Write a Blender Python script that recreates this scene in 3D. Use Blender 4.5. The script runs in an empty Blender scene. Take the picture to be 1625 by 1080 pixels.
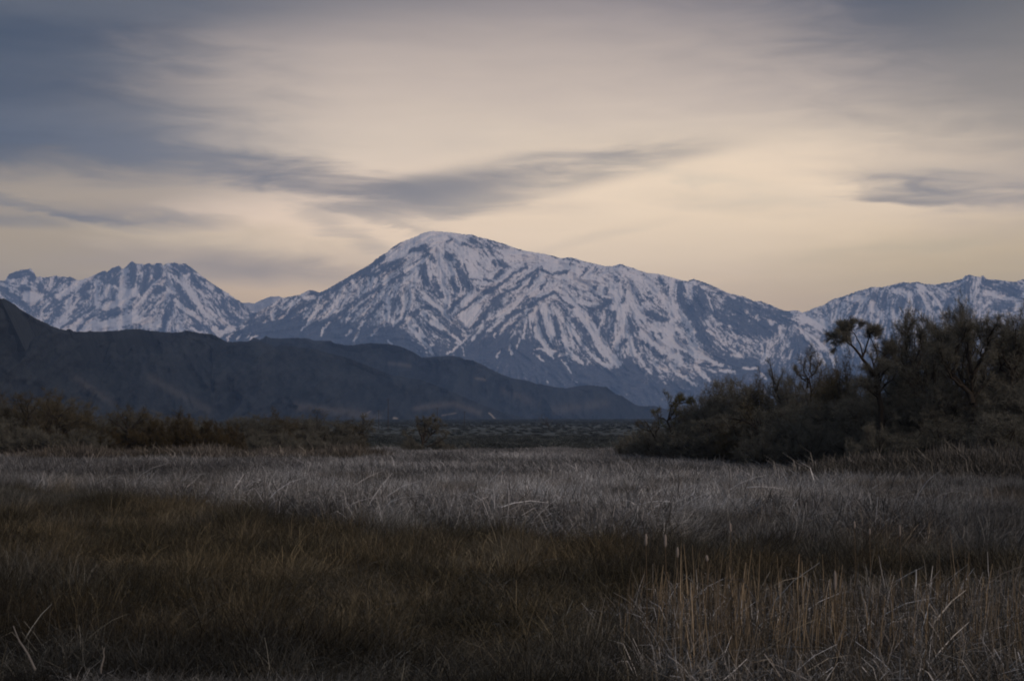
import bpy, math, random
import numpy as np
from mathutils import Vector
SUN_EL, SUN_AZ, NISH = 1.0, 0.0, .02
SKYS, SKYF, FILL_E, FILL_EL, FILL_AZ = 1.0, 1.12, 1.55, 24, 138
REAR, ZEN = (172, 162, 170), (106, 118, 132)
HAZE, HAZECOL, EXPO = 3.4e-5, (.38, .60, 1.0), 0.0
R = math.radians
scn = bpy.context.scene
COL = scn.collection
rng = np.random.default_rng(11)
random.seed(5)
F = 60.0/36.0*1625.0      # focal length in photo pixels
CX, HY, CH = 812.5, 690.0, 4.0   # photo centre column, horizon row, eye height (m)

def P(px, py, D):
    return ((px-CX)/F*D, D, CH+(HY-py)/F*D)

def tag(o, label=None, cat=None, group=None, kind=None):
    if label: o['label'] = label
    if cat: o['category'] = cat
    if group: o['group'] = group
    if kind: o['kind'] = kind
    return o

def link(o, parent=None):
    COL.objects.link(o)
    if parent: o.parent = parent
    return o

def empty(name, loc=(0, 0, 0)):
    o = bpy.data.objects.new(name, None)
    o.location = loc
    o.empty_display_size = .3
    return link(o)

def mesh_np(name, co, faces, mat=None, smooth=False):
    """faces: list of int arrays, each (n,k) with constant k"""
    me = bpy.data.meshes.new(name)
    co = np.asarray(co, np.float32)
    me.vertices.add(len(co)); me.vertices.foreach_set('co', co.ravel())
    loops = np.concatenate([f.ravel() for f in faces]).astype(np.int32)
    sizes = np.concatenate([np.full(len(f), f.shape[1]) for f in faces]).astype(np.int32)
    starts = np.concatenate([[0], np.cumsum(sizes)[:-1]]).astype(np.int32)
    me.loops.add(len(loops)); me.loops.foreach_set('vertex_index', loops)
    me.polygons.add(len(sizes)); me.polygons.foreach_set('loop_start', starts)
    me.polygons.foreach_set('use_smooth', np.full(len(sizes), smooth))
    me.update(calc_edges=True)
    if mat: me.materials.append(mat)
    return me

def fattr(me, name, vals):
    a = me.attributes.new(name, 'FLOAT', 'POINT')
    a.data.foreach_set('value', np.asarray(vals, np.float32).ravel())

# ---------------------------------------------------------------- node helper
class NT:
    def __init__(s, tree): s.t = tree; s.n = tree.nodes; s.l = tree.links
    def new(s, typ, **kw):
        n = s.n.new(typ)
        for k, v in kw.items(): setattr(n, k, v)
        return n
    def put(s, sock, v):
        if isinstance(v, bpy.types.NodeSocket): s.l.new(v, sock)
        else: sock.default_value = v
    def m(s, op, a, b=0.0, c=None, clamp=False):
        n = s.new('ShaderNodeMath', operation=op, use_clamp=clamp)
        s.put(n.inputs[0], a); s.put(n.inputs[1], b)
        if c is not None: s.put(n.inputs[2], c)
        return n.outputs[0]
    def mix(s, f, a, b, blend='MIX'):
        n = s.new('ShaderNodeMix', data_type='RGBA', blend_type=blend)
        s.put(n.inputs[0], f)
        for i, v in ((6, a), (7, b)):
            if not isinstance(v, bpy.types.NodeSocket) and len(v) == 3: v = (*v, 1)
            s.put(n.inputs[i], v)
        return n.outputs[2]
    def ramp(s, f, stops, interp='LINEAR'):
        n = s.new('ShaderNodeValToRGB'); cr = n.color_ramp; cr.interpolation = interp
        while len(cr.elements) > 1: cr.elements.remove(cr.elements[-1])
        cr.elements[0].position = stops[0][0]; cr.elements[0].color = (*stops[0][1], 1)
        for p, c in stops[1:]:
            e = cr.elements.new(p); e.color = (*c, 1)
        s.put(n.inputs[0], f)
        return n.outputs[0]
    def smooth(s, v, lo, hi):
        n = s.new('ShaderNodeMapRange', interpolation_type='SMOOTHSTEP')
        s.put(n.inputs[0], v); n.inputs[1].default_value = lo; n.inputs[2].default_value = hi
        return n.outputs[0]
    def noise(s, vec, scale, detail=3, rough=.5, dist=0):
        n = s.new('ShaderNodeTexNoise')
        s.put(n.inputs['Vector'], vec)
        n.inputs['Scale'].default_value = scale; n.inputs['Detail'].default_value = detail
        n.inputs['Roughness'].default_value = rough; n.inputs['Distortion'].default_value = dist
        return n.outputs['Fac']

def new_mat(name):
    m = bpy.data.materials.new(name); m.use_nodes = True
    nt = NT(m.node_tree); b = m.node_tree.nodes['Principled BSDF']
    b.inputs['Specular IOR Level'].default_value = .15
    b.inputs['Roughness'].default_value = .9
    return m, nt, b

# ---------------------------------------------------------------- canvases in numpy
X0, Y0, W, H = -70, 350, 1790, 350     # photo-pixel window traced for the mountain faces

def blur(a, s):
    fy = np.fft.fftfreq(a.shape[0]); fx = np.fft.rfftfreq(a.shape[1])
    k = np.exp(-2*(math.pi*s)**2*(fy[:, None]**2+fx[None]**2))
    return np.fft.irfft2(np.fft.rfft2(a)*k, s=a.shape)
def wnoise(s, shape=(H, W)):
    n = blur(rng.standard_normal(shape), s) if s > 0 else rng.standard_normal(shape)
    return n/n.std()
def bilin(a, x, y):
    x = np.clip(x, 0, a.shape[1]-1.001); y = np.clip(y, 0, a.shape[0]-1.001)
    i = y.astype(int); j = x.astype(int); fy = y-i; fx = x-j
    return (a[i, j]*(1-fx)+a[i, j+1]*fx)*(1-fy)+(a[i+1, j]*(1-fx)+a[i+1, j+1]*fx)*fy
def sstep(v, lo, hi):
    t = np.clip((v-lo)/(hi-lo), 0, 1); return t*t*(3-2*t)

# Snow (S), rock (D) and mixed (M) features of the mountain faces, as traced polylines:
# each block has an origin; numbers are in 1/5.4 photo pixels from it.  "kind width x,y x,y ..."
ORI = {'A': (0, 400), 'B': (200, 400), 'C': (440, 360), 'D': (600, 360), 'E': (600, 450),
       'F': (840, 400), 'G': (1050, 420), 'H': (1325, 420)}
TR = {}
TR['A'] = """M 120 100,300 800,420 1500,450;S 60 1150,560 1000,620 800,640 500,640;D 40 100,200 230,180 280,230;D 25 200,290 260,320
D 30 0,300 100,370 200,450 250,500;S 12 160,280 220,240;S 50 230,380 330,370;S 25 280,440 290,420;D 30 340,280 360,330;D 25 500,240 480,300
D 22 600,230 640,240;S 18 440,240 430,280;S 26 330,230 340,240;D 15 470,350 380,400 280,480;S 25 800,200 650,290 500,380
D 14 620,360 500,430 380,510;D 30 540,450 480,530;S 20 590,420 560,480;D 45 760,280 700,340 740,370;D 45 870,200 960,180 1000,140
D 40 900,240 980,250;S 18 810,260 830,380 830,460;S 14 940,300 870,400;S 10 880,260 880,320;D 22 970,330 960,400 900,430
S 60 1080,370 1020,440 950,470;S 45 1150,330 1160,360;D 40 1130,110 1140,200 1130,280;D 40 1250,130 1250,220 1220,330;S 26 1070,160 1060,230 1040,320
D 50 1360,130 1350,200;D 40 1330,330 1400,310;D 60 1500,130 1580,160;S 8 1180,190 1250,160;S 14 1450,220 1380,270 1320,280
S 10 1300,205 1310,220;D 12 1130,410 1150,390;D 12 1100,480 1140,460;D 14 800,480 700,540 520,650;D 16 810,530 720,600 660,670
D 40 1000,500 880,540;D 14 700,450 640,520;S 14 640,470 520,600;S 14 1450,320 1400,400 1200,540;S 18 1250,380 1150,470
D 10 1280,440 1200,530;D 12 1330,440 1260,520;D 25 1500,280 1560,380;S 14 1480,280 1510,330;D 30 1480,430 1430,550 1400,620
S 50 1250,600 1330,620;D 12 1060,640 1100,625;D 10 880,580 930,560;D 10 450,590 400,640;S 10 420,540 330,600"""
TR['B'] = """M 60 560,300 700,500 850,600;D 30 530,110 620,200 700,260;D 22 760,300 880,400 960,480;D 30 560,200 620,290
S 25 490,220 540,330 620,450 700,560;S 10 500,200 540,190;S 10 620,190 660,220;S 16 700,270 750,310;D 35 420,280 500,400 580,470
D 25 400,370 470,430;S 16 370,270 420,350;S 16 430,400 480,480 640,580;S 14 680,420 760,520 880,640;S 10 640,330 700,390
S 10 800,370 800,400;S 10 850,350 870,390;D 10 700,450 800,560;D 14 820,450 900,560;D 12 930,560 970,580;S 18 950,520 980,550
D 25 800,640 850,660;D 25 700,640 720,680;D 20 560,560 640,640;D 12 620,500 680,570;S 25 760,660 800,700 920,650;S 20 450,640 480,670
S 12 560,650 640,690;D 80 1100,620 1300,600 1450,560;D 50 1000,680 1200,680 1400,660;S 8 1120,540 1160,510;S 10 990,650 1020,640
S 9 860,730 920,700;S 9 940,745 980,710;S 9 1040,730 1070,690;S 9 1060,750 1130,710;S 18 1250,510 1260,570;S 16 1300,570 1340,550
S 12 1190,600 1210,580;S 12 1430,450 1380,500;M 30 1180,440 1300,420"""
TR['C'] = """D 120 0,900 500,900 900,960;M 110 400,620 700,700 1000,650;D 60 900,900 1060,920;D 40 380,560 640,430 800,330 900,260
M 70 1000,500 1150,620;D 35 0,760 300,640 420,600;S 50 1330,60 1200,130 1080,190 980,270;S 45 1400,60 1500,120 1600,200
D 22 1290,230 1150,350 1060,420 900,510 700,620 550,740 300,880;D 28 1290,685 1180,745 1080,795 1000,865 880,945 700,1000
D 35 1060,900 1000,950 900,980 1080,1000;D 42 1250,310 1250,400 1280,480;D 28 1300,240 1350,300;D 36 1180,200 1280,180
D 15 1290,150 1200,190 1140,210;D 46 1060,290 1000,330 920,350;D 18 740,410 870,400;D 30 900,260 850,300 800,330
S 25 980,390 940,440 920,480;S 18 1250,290 1100,380;S 30 1370,200 1400,350 1420,500 1450,600 1500,700;D 42 1460,240 1560,330 1600,430
D 30 1500,480 1540,540;D 20 1560,320 1620,450;D 20 1360,540 1420,590;D 12 1600,580 1520,650 1460,730;D 12 1620,660 1550,740
S 25 1250,560 1380,680 1480,800 1600,920;S 12 950,600 960,700 990,800 1000,840;D 22 1030,600 985,660 990,740;S 14 1085,560 1090,680 1060,780 1010,820
D 22 900,650 830,720 760,790;D 14 800,610 720,680 640,760;D 12 620,660 520,760 420,830;S 20 920,760 950,800;S 10 360,600 340,700 280,800 200,890
S 12 480,650 480,720 400,770;S 10 530,570 520,690;S 14 640,460 700,520 700,600;S 10 780,430 800,540;S 10 850,430 830,540
S 10 460,820 400,870 380,930;S 8 620,740 600,790;S 12 320,600 260,610 210,590;D 22 290,550 340,570;S 10 130,640 90,740 20,790
S 10 640,870 590,930;S 10 720,880 650,980;S 8 600,600 570,650;S 8 250,700 220,760;S 10 860,860 800,930;S 8 760,800 700,870
S 45 1130,800 1180,880 1250,960 1350,1060;S 30 1250,730 1400,850 1550,980;D 18 1290,760 1300,850 1420,900 1520,970
D 18 1400,800 1480,860 1580,900;D 25 1500,890 1560,920;D 18 1270,960 1310,1000;D 35 1350,1040 1360,1060;D 10 1290,680 1350,700 1450,800 1600,910
S 12 950,980 980,1000;D 10 1190,860 1210,900;D 8 1140,800 1170,830"""
TR['D'] = """S 80 640,60 700,120 800,200;M 60 800,130 1000,200;S 60 700,300 800,380 850,450;S 70 750,620 820,700 750,800;S 45 1100,200 1400,260 1600,320
M 10 640,50 800,70 940,110;D 5 940,110 1100,160 1230,200;D 18 720,150 740,150;D 24 800,120 840,120;D 14 930,150 980,230;D 12 640,110 590,130
D 36 1050,310 1090,330;D 20 1060,380 1010,430;D 14 990,290 1010,340;D 6 780,440 880,465;D 6 900,445 990,470;D 12 620,250 700,300
D 14 1290,330 1150,410 1060,480 1000,525 920,575;D 16 1230,500 1100,560 1030,600;D 16 1390,350 1290,420 1200,480;D 14 1390,355 1490,410
D 10 1450,450 1390,530;D 10 1340,440 1300,530;S 18 1480,560 1350,580 1200,600;S 30 1250,620 1130,700 1040,760
D 35 1010,640 940,710 890,770;D 22 870,800 830,850;D 12 740,320 770,420 820,530;D 40 680,330 720,430 760,490;D 25 640,430 660,520
D 10 760,580 680,650 590,730;D 12 850,600 770,670 680,740;D 10 660,650 620,740;D 12 620,790 640,800
D 35 1120,770 1000,870 900,900 850,940;D 80 1050,950 950,990;D 16 1500,570 1400,610 1300,670 1200,730 1090,780
S 8 1080,770 1020,830 940,890;D 10 1280,590 1200,680 1120,750;D 14 1290,620 1240,680;S 10 810,960 880,870 900,800;D 12 620,590 650,600"""
TR['E'] = """D 140 1000,560 1200,560 1500,700;D 110 760,640 900,640;D 25 870,470 760,590;S 9 770,460 650,570 600,600;S 7 730,540 740,620
S 14 1130,530 1150,600;S 8 1210,470 1185,560;S 10 1250,280 1260,400 1240,460;S 10 1175,410 1170,440;S 9 1045,580 1020,630;S 8 1070,390 1050,430
S 7 1000,430 995,460;S 28 1280,220 1340,330 1380,450 1450,570 1480,600;S 40 1420,200 1460,300 1490,430;S 14 1490,430 1470,490
D 13 1375,240 1380,340 1420,440 1450,500;S 10 1340,560 1420,570 1460,610;S 9 1340,600 1420,660;S 9 1480,590 1540,570;S 8 1480,600 1500,640
D 12 1330,220 1200,320 1100,400;S 8 1570,660 1610,680;S 12 1560,600 1610,610"""
TR['F'] = """S 70 400,230 600,320 760,400;S 60 100,40 300,120 400,200;D 7 290,55 380,60 430,90;D 7 500,80 530,100;D 6 740,120 800,110 850,150 900,210
D 12 590,130 570,160;D 12 500,130 480,150;D 8 480,180 440,220;D 8 150,20 240,50;D 8 370,70 350,110;M 40 760,230 820,280;D 25 660,320 660,340
D 22 570,290 560,310;D 16 820,330 800,430;D 25 930,360 960,430;D 30 990,500 1100,560 1200,590;M 50 1000,330 1100,430 1180,500
S 25 850,180 1000,260 1120,370 1200,470 1230,590;S 12 1230,270 1190,400;M 40 1130,230 1160,330;D 50 1300,280 1290,400 1350,500
D 80 1450,330 1500,500 1550,700;D 60 1400,560 1500,750 1600,850;D 10 1360,250 1410,235 1620,310;S 9 1420,270 1600,340;D 20 100,140 50,180 0,300
D 14 100,140 200,190 290,170 330,150;D 16 180,365 90,400 0,470;D 10 200,340 300,420 400,490;S 14 280,290 350,400 430,500
M 42 330,280 430,360 600,400;D 10 600,385 720,440;D 30 520,500 600,470 680,420;D 35 540,560 600,600 640,700 700,780
D 30 720,520 700,640 680,720;S 12 640,500 620,600 590,670;S 10 710,560 680,640;S 45 420,500 500,600 560,700 640,830 720,930
S 32 740,940 770,970;S 28 640,920 680,970;D 25 380,580 450,670 500,760 590,890 630,930;D 40 190,560 220,640 240,720;D 20 420,740 480,800
S 22 60,480 60,620 100,750 160,850;S 35 130,480 170,600 190,700;D 12 80,500 110,650 160,750;S 16 260,560 350,650 430,760 530,870 620,950 700,1010
S 10 700,1010 710,1080;S 8 700,1000 740,1050;S 16 280,650 300,740 320,830 400,900 460,960;S 12 350,690 380,820;S 12 170,860 250,840
S 10 260,890 330,860;S 10 40,860 120,930;S 9 280,930 300,960 360,1030;S 45 790,480 800,600;S 50 870,470 1000,600 1150,680
S 30 800,620 840,760 880,840 920,880;S 25 770,700 740,800;D 16 850,560 880,680 910,760 930,850;D 22 860,590 900,650;D 22 820,760 790,800
S 60 1000,700 1150,800 1300,900;S 50 1200,640 1300,750 1450,870 1560,930;D 18 1060,690 1080,750;D 12 1120,680 1130,740;D 26 1270,700 1350,770
D 26 1330,860 1370,900;D 12 1430,880 1510,920;D 22 1060,820 1080,880 1180,890;D 12 950,580 980,620;D 10 1240,820 1260,860;S 15 950,910 1000,1000 1040,1030
S 18 1050,920 1100,980 1190,1010;S 14 1210,960 1260,1040 1350,1080;S 20 1320,990 1390,1040;S 20 1430,1000 1500,1060;D 8 1310,975 1620,980
M 40 1030,600 1000,640;D 100 800,1060 900,1080 500,1080;D 60 850,950 870,1000;D 10 40,570 30,700"""
TR['G'] = """D 110 300,380 600,500 900,560;D 90 600,340 900,430 1050,460;D 110 600,850 500,800 750,860;S 8 380,240 440,400;S 7 730,400 740,480;S 20 220,520 280,580
S 10 400,560 520,660 640,750 700,800;S 12 600,770 700,790;S 8 580,520 640,620 680,600;S 25 930,490 950,500;S 14 1030,520 1040,540
S 8 1000,540 1030,640 960,750 900,810;S 8 820,610 850,680;S 9 850,760 900,800;S 9 880,750 930,800;S 10 810,430 830,460;S 11 300,170 450,210 640,280
M 60 400,480 480,520;D 70 1150,640 1100,750;D 50 1180,680 1250,740;S 42 1200,460 1300,480 1400,520;S 30 1200,560 1300,640 1380,700
S 14 1380,690 1440,740 1470,850;D 15 1370,610 1370,650;D 12 1090,560 1010,690 900,830;M 30 1450,350 1500,400;S 8 1100,660 1080,700;S 8 1120,720 1090,800
S 30 0,560 100,660 250,750 400,840;S 18 140,570 250,680 350,770 470,840;D 22 120,590 200,660;D 28 170,750 220,790;S 8 100,860 300,860
S 14 430,850 520,860;D 8 320,855 420,845;S 15 500,900 620,915;S 12 570,860 590,890;S 12 280,880 340,940;S 9 100,880 200,960 300,1040
S 14 170,890 260,930;S 9 380,950 420,1000;S 14 0,880 40,900;S 11 700,880 760,890 820,880;S 12 850,940 890,970;S 12 1350,760 1400,850"""
TR['H'] = """M 200 0,300 500,350 1000,350 1600,350;S 30 120,290 250,290 350,380;S 12 30,320 0,500;S 16 180,440 130,500;S 20 200,430 230,470;S 25 530,220 640,250
S 14 640,250 660,380 640,440;S 30 720,180 850,300 930,400;S 12 890,200 1000,280 1040,370;S 10 1230,120 1200,230;S 25 1290,240 1400,260 1500,300
S 30 1600,340 1560,380;D 30 330,250 330,290;D 30 430,260 390,350;D 35 580,290 550,370;D 30 700,300 720,370;D 40 1130,160 1130,230
D 35 990,300 950,370;D 25 1270,150 1350,180;D 70 1450,200 1550,230;D 60 1380,350 1500,350;D 12 520,190 600,150 700,150 800,165
D 12 870,170 1000,155 1080,120;S 10 1280,360 1330,320;D 12 300,300 240,400;D 14 200,340 120,460;D 12 480,330 470,420;S 10 500,400 540,470;S 10 400,420 380,480
D 14 880,360 890,380;S 8 760,360 740,430;D 14 800,250 840,290;D 20 60,280 150,250"""

guide = np.full((H, W), -.1)
def _base():
    global guide
    sk = np.interp(np.arange(W)+X0, [640, 690, 800, 900, 1000, 1090, 1120], [390, 366, 388, 409, 426, 444, 450])[None]
    yy_ = np.arange(H)[:, None]+Y0; xg = (np.arange(W)+X0)[None]
    guide = np.where((xg > 640) & (xg < 1110) & (yy_ < sk+70), .55, guide)
_base()
tc2 = np.zeros((H, W)); ts2 = np.zeros((H, W)); tw = np.full((H, W), 1e-6)
yy, xx = np.mgrid[0:H, 0:W].astype(float)
def stroke(pts, w, val):
    global guide
    x = np.array([p[0]-X0 for p in pts]); y = np.array([p[1]-Y0 for p in pts])
    x0, x1 = int(max(0, x.min()-3*w-60)), int(min(W, x.max()+3*w+60))
    y0, y1 = int(max(0, y.min()-3*w-60)), int(min(H, y.max()+3*w+60))
    if x1 <= x0 or y1 <= y0: return
    gx = xx[y0:y1, x0:x1]; gy = yy[y0:y1, x0:x1]
    best = np.full(gx.shape, 1e9)
    for i in range(len(x)-1):
        dx, dy = x[i+1]-x[i], y[i+1]-y[i]; L2 = dx*dx+dy*dy+1e-9
        t = np.clip(((gx-x[i])*dx+(gy-y[i])*dy)/L2, 0, 1)
        d = np.hypot(gx-x[i]-t*dx, gy-y[i]-t*dy)
        best = np.minimum(best, d)
        a = math.atan2(dy, dx); L = math.sqrt(L2)
        if L > 1.2*w:
            k = np.exp(-(d/14)**2)*min(L, 20)*(1 if val != 0 else .0)
            tc2[y0:y1, x0:x1] += k*math.cos(2*a); ts2[y0:y1, x0:x1] += k*math.sin(2*a); tw[y0:y1, x0:x1] += k
    wk = w*(.80 if val < 0 else .92)
    al = 1-sstep(best, wk*.5, wk*1.3+.6)
    g = guide[y0:y1, x0:x1]; guide[y0:y1, x0:x1] = g*(1-al)+val*al
for key in 'ABCDEFGH':
    ox, oy = ORI[key]
    for it in TR[key].replace('\n', ';').split(';'):
        k, w, *pts = it.split()
        pts = [(ox+float(a)/5.4, oy+float(b)/5.4) for a, b in (p.split(',') for p in pts)]
        stroke(pts, float(w)/5.4, {'S': 1., 'D': -1., 'M': 0.}[k])

# gully direction field, default fanning out from the summits; then streak noise along it
pxg = xx+X0
deft = np.interp(pxg, [-70, 120, 215, 330, 345, 480, 690, 800, 1000, 1200, 1280, 1400, 1700],
                 [2.2, 2.3, 1.75, .95, 2.4, 2.4, 1.9, 1.5, 1.15, .95, 1.6, 1.7, 1.3])
c2 = blur(tc2, 4)+1.5*np.cos(2*deft); s2 = blur(ts2, 4)+1.5*np.sin(2*deft)
ang = .5*np.arctan2(s2, c2); dxf, dyf = np.cos(ang), np.sin(ang)
def lic(n, steps, step=1.0):
    out = n.copy(); 
    for sg in (1, -1):
        x, y = xx.copy(), yy.copy(); vx, vy = dxf*sg, dyf*sg
        for _ in range(steps):
            x += vx*step; y += vy*step
            nx, ny = bilin(dxf, x, y), bilin(dyf, x, y)
            s = np.where(nx*vx+ny*vy < 0, -1, 1); vx, vy = nx*s, ny*s
            out += bilin(n, x, y)
    out -= out.mean(); return out/out.std()
lf = lic(wnoise(0), 3); lf2 = lic(wnoise(.7), 5); lm = lic(wnoise(1.3), 9); ll = lic(wnoise(3.0), 16)
warpx, warpy = wnoise(5)*.4+wnoise(1.4)*.8, wnoise(5)*.4+wnoise(1.4)*.8
guide = bilin(guide, xx+warpx, yy+warpy)
gs = guide
amp = .85+.35*(1-np.abs(np.clip(blur(guide, 2), -1, 1)))
field = gs*.95+(.22*lf+.24*lf2+.12*lm+.05*ll+.30*wnoise(.35)+.20*wnoise(1.1))*amp+.02
# below the snow line only the traced tongues stay white
snowline = np.interp(pxg, [-70, 330, 345, 560, 700, 800, 900, 1000, 1100, 1250, 1350, 1700], [560, 560, 545, 545, 560, 560, 585, 610, 622, 600, 590, 590])
below = sstep(yy+Y0, snowline-55, snowline+15)
field = field-(1.3*below)*np.clip((.6-gs)/.5, 0, 1)
SNOW = np.clip((field+.42)/.86, 0, 1)
RELF = -gs*30+lf2*9+lm*20+ll*38+wnoise(14)*45+wnoise(5)*12
RELF = blur(RELF, .7)
ROCKV = .5+.25*np.clip(.5*lm+.5*wnoise(2), -2, 2)

def curve(pts):
    a = np.array(pts, float).reshape(-1, 2); return lambda q: np.interp(q, a[:, 0], a[:, 1])
SK_LEFT = curve([-70,452,-40,440,-20,448,0,445,8,445,11,441,14,435,24,431,35,428,44,427,48,425.5,53,431,57,438,60,440,64,437.5,67,440,74,440,80,438.5,89,437,94,439.5,100,439,107,440,111,439,118,442,123,445.5,
 139,441,154,434,165,429,170,431,178,425,188,421,191,424,193.5,427,200,423,205.5,417,209,413.5,212,416,216,418.5,224,418,228,420,237,417,241.7,420.5,248,417,255.6,417,259,421.5,265,417.5,278,417,283,418.5,294,418.5,
 300,422,311,430,330,445,348,457,363,466,374,474,380,477,396,490,420,505,470,530,520,560])
SK_FAR = curve([350,500,375,482,392,480,404,481,418,474.5,428,471,443,470,452,474,470,482,500,496,540,510])
SK_MAIN = curve([300,580,330,556,345,548,360,537,385,513,404,499,422,487,441,476,448,473,460,470.5,474,468,483,464,492.6,459.5,500,461,506,464,514,462,529,453,544,444.6,558.5,436,573,427,588,419,
 597,411,606.7,404,612,402,625,391,634.5,384.5,649,379.6,662,374,673,369.5,681,366.8,688,366,699,366.8,706.7,368.5,718,369,740,372,748,372,763,377,774,379,785,382.5,803.7,388,818.5,394,833,398,848,400.5,
 866.7,403,878,406,892.6,410,895.5,409.5,903,408,914,410.5,925,414,932.6,415.5,945.5,418.7,960,422,973,422.5,982.6,419,992,421.5,1006.7,426,1025,432.6,1045.5,434.5,1062,439,1080.7,444.5,1092,445.5,1101,442.5,
 1118,448,1140,457,1153.7,464,1172,469,1179.6,470,1198,478.5,1207,477.6,1216.7,481.5,1235,489,1250,493.7,1263,491.5,1272,495,1285,503,1310,520,1350,545])
SK_RIGHT = curve([1225,520,1255,503,1272,496,1280,494,1294,488,1309,483,1320,475,1325,473.7,1343.5,468.5,1358,463,1384,455,1399,456,1406.5,453.5,1421,451,1430.6,448,1443.5,448.5,1454.6,447,1465.7,450,
 1482,451.5,1497,449,1508,448.5,1516,445,1527,442.5,1532,437,1537,435.5,1547,438,1556,439,1560,437,1564,442,1584,444,1603,447,1614,446.5,1625,442.5,1660,448,1720,452])
SK_A = curve([-160,455,-60,462,0,473,5.5,473.5,15,478,24,483.5,31.5,490,41,496,55.5,504,70,511,81.5,517,92.6,521,104,524,109,521.5,113,523,118.5,525.5,137,526.5,142.6,524,148,526,167,525.5,189,524.5,200,522,
 222,522,241,524.6,255.6,526,270,528,285,527,296,524,304,525.5,315,528,337,530,348,536,359,541.5,370,542.5,381.5,541,392.6,542,402,541,415,541,426,546,437,550,444,547,459,549,500,554,550,567,617,593,
 670,603,707,617,760,640,800,655,830,662,880,669])
SK_B = curve([330,560,380,545,395,541,402,535,412,538.5,417,537,422,533,428,536,441,537,465,536,489,537,496,539.5,525,541,532,544.5,551,548,570,546,588,544,607,545,625,547,640,551,658.5,560,668.5,567,
 683,566,715,564,730,566.5,737,570,750,571.5,761,576,776,584,794,593,813,600,831.5,603,841,605,850,608.7,859,609,874,612.5,896,615.5,898,616,918,612,933,611,948,612,957,614,962,613.5,970,619,977,625,988,628,
 999,636,1012,643,1021.5,645,1038,643.5,1047,646,1060,650,1100,656,1160,663,1240,669])

def build_range(name, sky, px0, px1, base, Dfun, slope_deg, nrow, step, relf, mat, jag, attrs, back=.9, relscale=1.0):
    """A mountain as terrain: front face running down towards the viewer, back face running down behind."""
    px = np.arange(px0, px1+.01, step); n = len(px)
    jn = np.convolve(rng.standard_normal(n+40), np.exp(-np.linspace(-2, 2, 5)**2), 'same')[20:20+n]*.5
    jn += np.convolve(rng.standard_normal(n+40), np.ones(9)/9, 'same')[20:20+n]*1.1
    top = sky(px)+jag*jn
    D0 = Dfun(px)
    t = np.linspace(0, 1, nrow)[:, None]
    PY = top[None]+(np.maximum(base(px)-top, 3))[None]*t
    PX = np.repeat(px[None], nrow, 0)
    tl = math.tan(R(slope_deg))
    D = D0[None]-(PY-top[None])*(D0[None]/F)/tl
    edge = np.clip((PY-top[None])/6, 0, 1)*np.clip((base(px)-top)[None]/60, 0, 1)
    D = D-relf(PX, PY)*edge*relscale
    Xf = (PX-CX)/F*D; Zf = CH+(HY-PY)/F*D
    # back
    nb = 14; tb = (np.arange(1, nb+1)/nb)[:, None]
    Zt = Zf[0][None]; Db = D0[None]+tb*np.maximum(Zt, 50)/tl*back
    Xb = Xf[0][None]+(rng.standard_normal((nb, n))*.02*Zt*0)
    Zb = Zt*(1-tb)-30*tb
    co = np.concatenate([np.stack([Xf, D, Zf], -1).reshape(-1, 3), np.stack([np.repeat(Xb, 1, 0), Db, Zb], -1).reshape(-1, 3)])
    def grid(r, c, off): 
        i = (np.arange(r-1)[:, None]*c+np.arange(c-1)[None]+off).ravel(); return np.stack([i, i+c, i+c+1, i+1], -1)
    f1 = grid(nrow, n, 0); o = nrow*n; f2 = grid(nb, n, o)[:, ::-1]
    a = np.arange(n-1); f3 = np.stack([a, a+1, a+1+o, a+o], -1)
    me = mesh_np(name, co, [f1, f2, f3], mat, True)
    for k, fn in attrs.items():
        v = fn(PX, PY); fattr(me, k, np.concatenate([v.ravel(), np.repeat(v[0][None], nb, 0).ravel()]))
    ob = link(bpy.data.objects.new(name, me)); return ob
cs = lambda arr: (lambda px, py: bilin(arr, px-X0, py-Y0))

# ---- mountain material
def mountain_mat(name, rock, rock2, snow):
    m, nt, b = new_mat(name)
    at = nt.new('ShaderNodeAttribute', attribute_name='snow').outputs['Fac']
    rv = nt.new('ShaderNodeAttribute', attribute_name='rock').outputs['Fac']
    pos = nt.new('ShaderNodeNewGeometry').outputs['Position']
    n1 = nt.noise(pos, .045, 4, .7)
    s = nt.m('ADD', at, nt.m('MULTIPLY', nt.m('SUBTRACT', n1, .5), .9))
    s = nt.m('MINIMUM', nt.m('MAXIMUM', s, 0.0), 1.0)
    rc = nt.mix(nt.m('ADD', rv, nt.m('SUBTRACT', n1, .5)), rock, rock2)
    c = nt.mix(s, rc, snow)
    nt.put(b.inputs['Base Color'], c)
    bp = nt.new('ShaderNodeBump'); bp.inputs['Strength'].default_value = .35; bp.inputs['Distance'].default_value = 14
    nt.put(bp.inputs['Height'], nt.noise(pos, .012, 5, .65)); nt.put(b.inputs['Normal'], bp.outputs[0])
    return m
MM = mountain_mat('snowy_granite', (.016, .022, .036), (.075, .080, .092), (.90, .89, .88))
at = {'snow': cs(SNOW), 'rock': cs(ROCKV)}
rf = cs(RELF)
ob = build_range('distant_mountain', SK_FAR, 350, 545, lambda q: np.full_like(q, 600.), lambda q: np.full_like(q, 31000.), 22, 60, 1.5, rf, MM, .3, {'snow': lambda a, b: .35+.3*cs(SNOW)(a, b), 'rock': cs(ROCKV)})
tag(ob, kind='structure')
ob = build_range('left_mountain', SK_LEFT, -70, 480, lambda q: np.full_like(q, 640.), lambda q: 27500+0*q, 30, 230, 1.0, rf, MM, .55, at); tag(ob, kind='structure')
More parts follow.
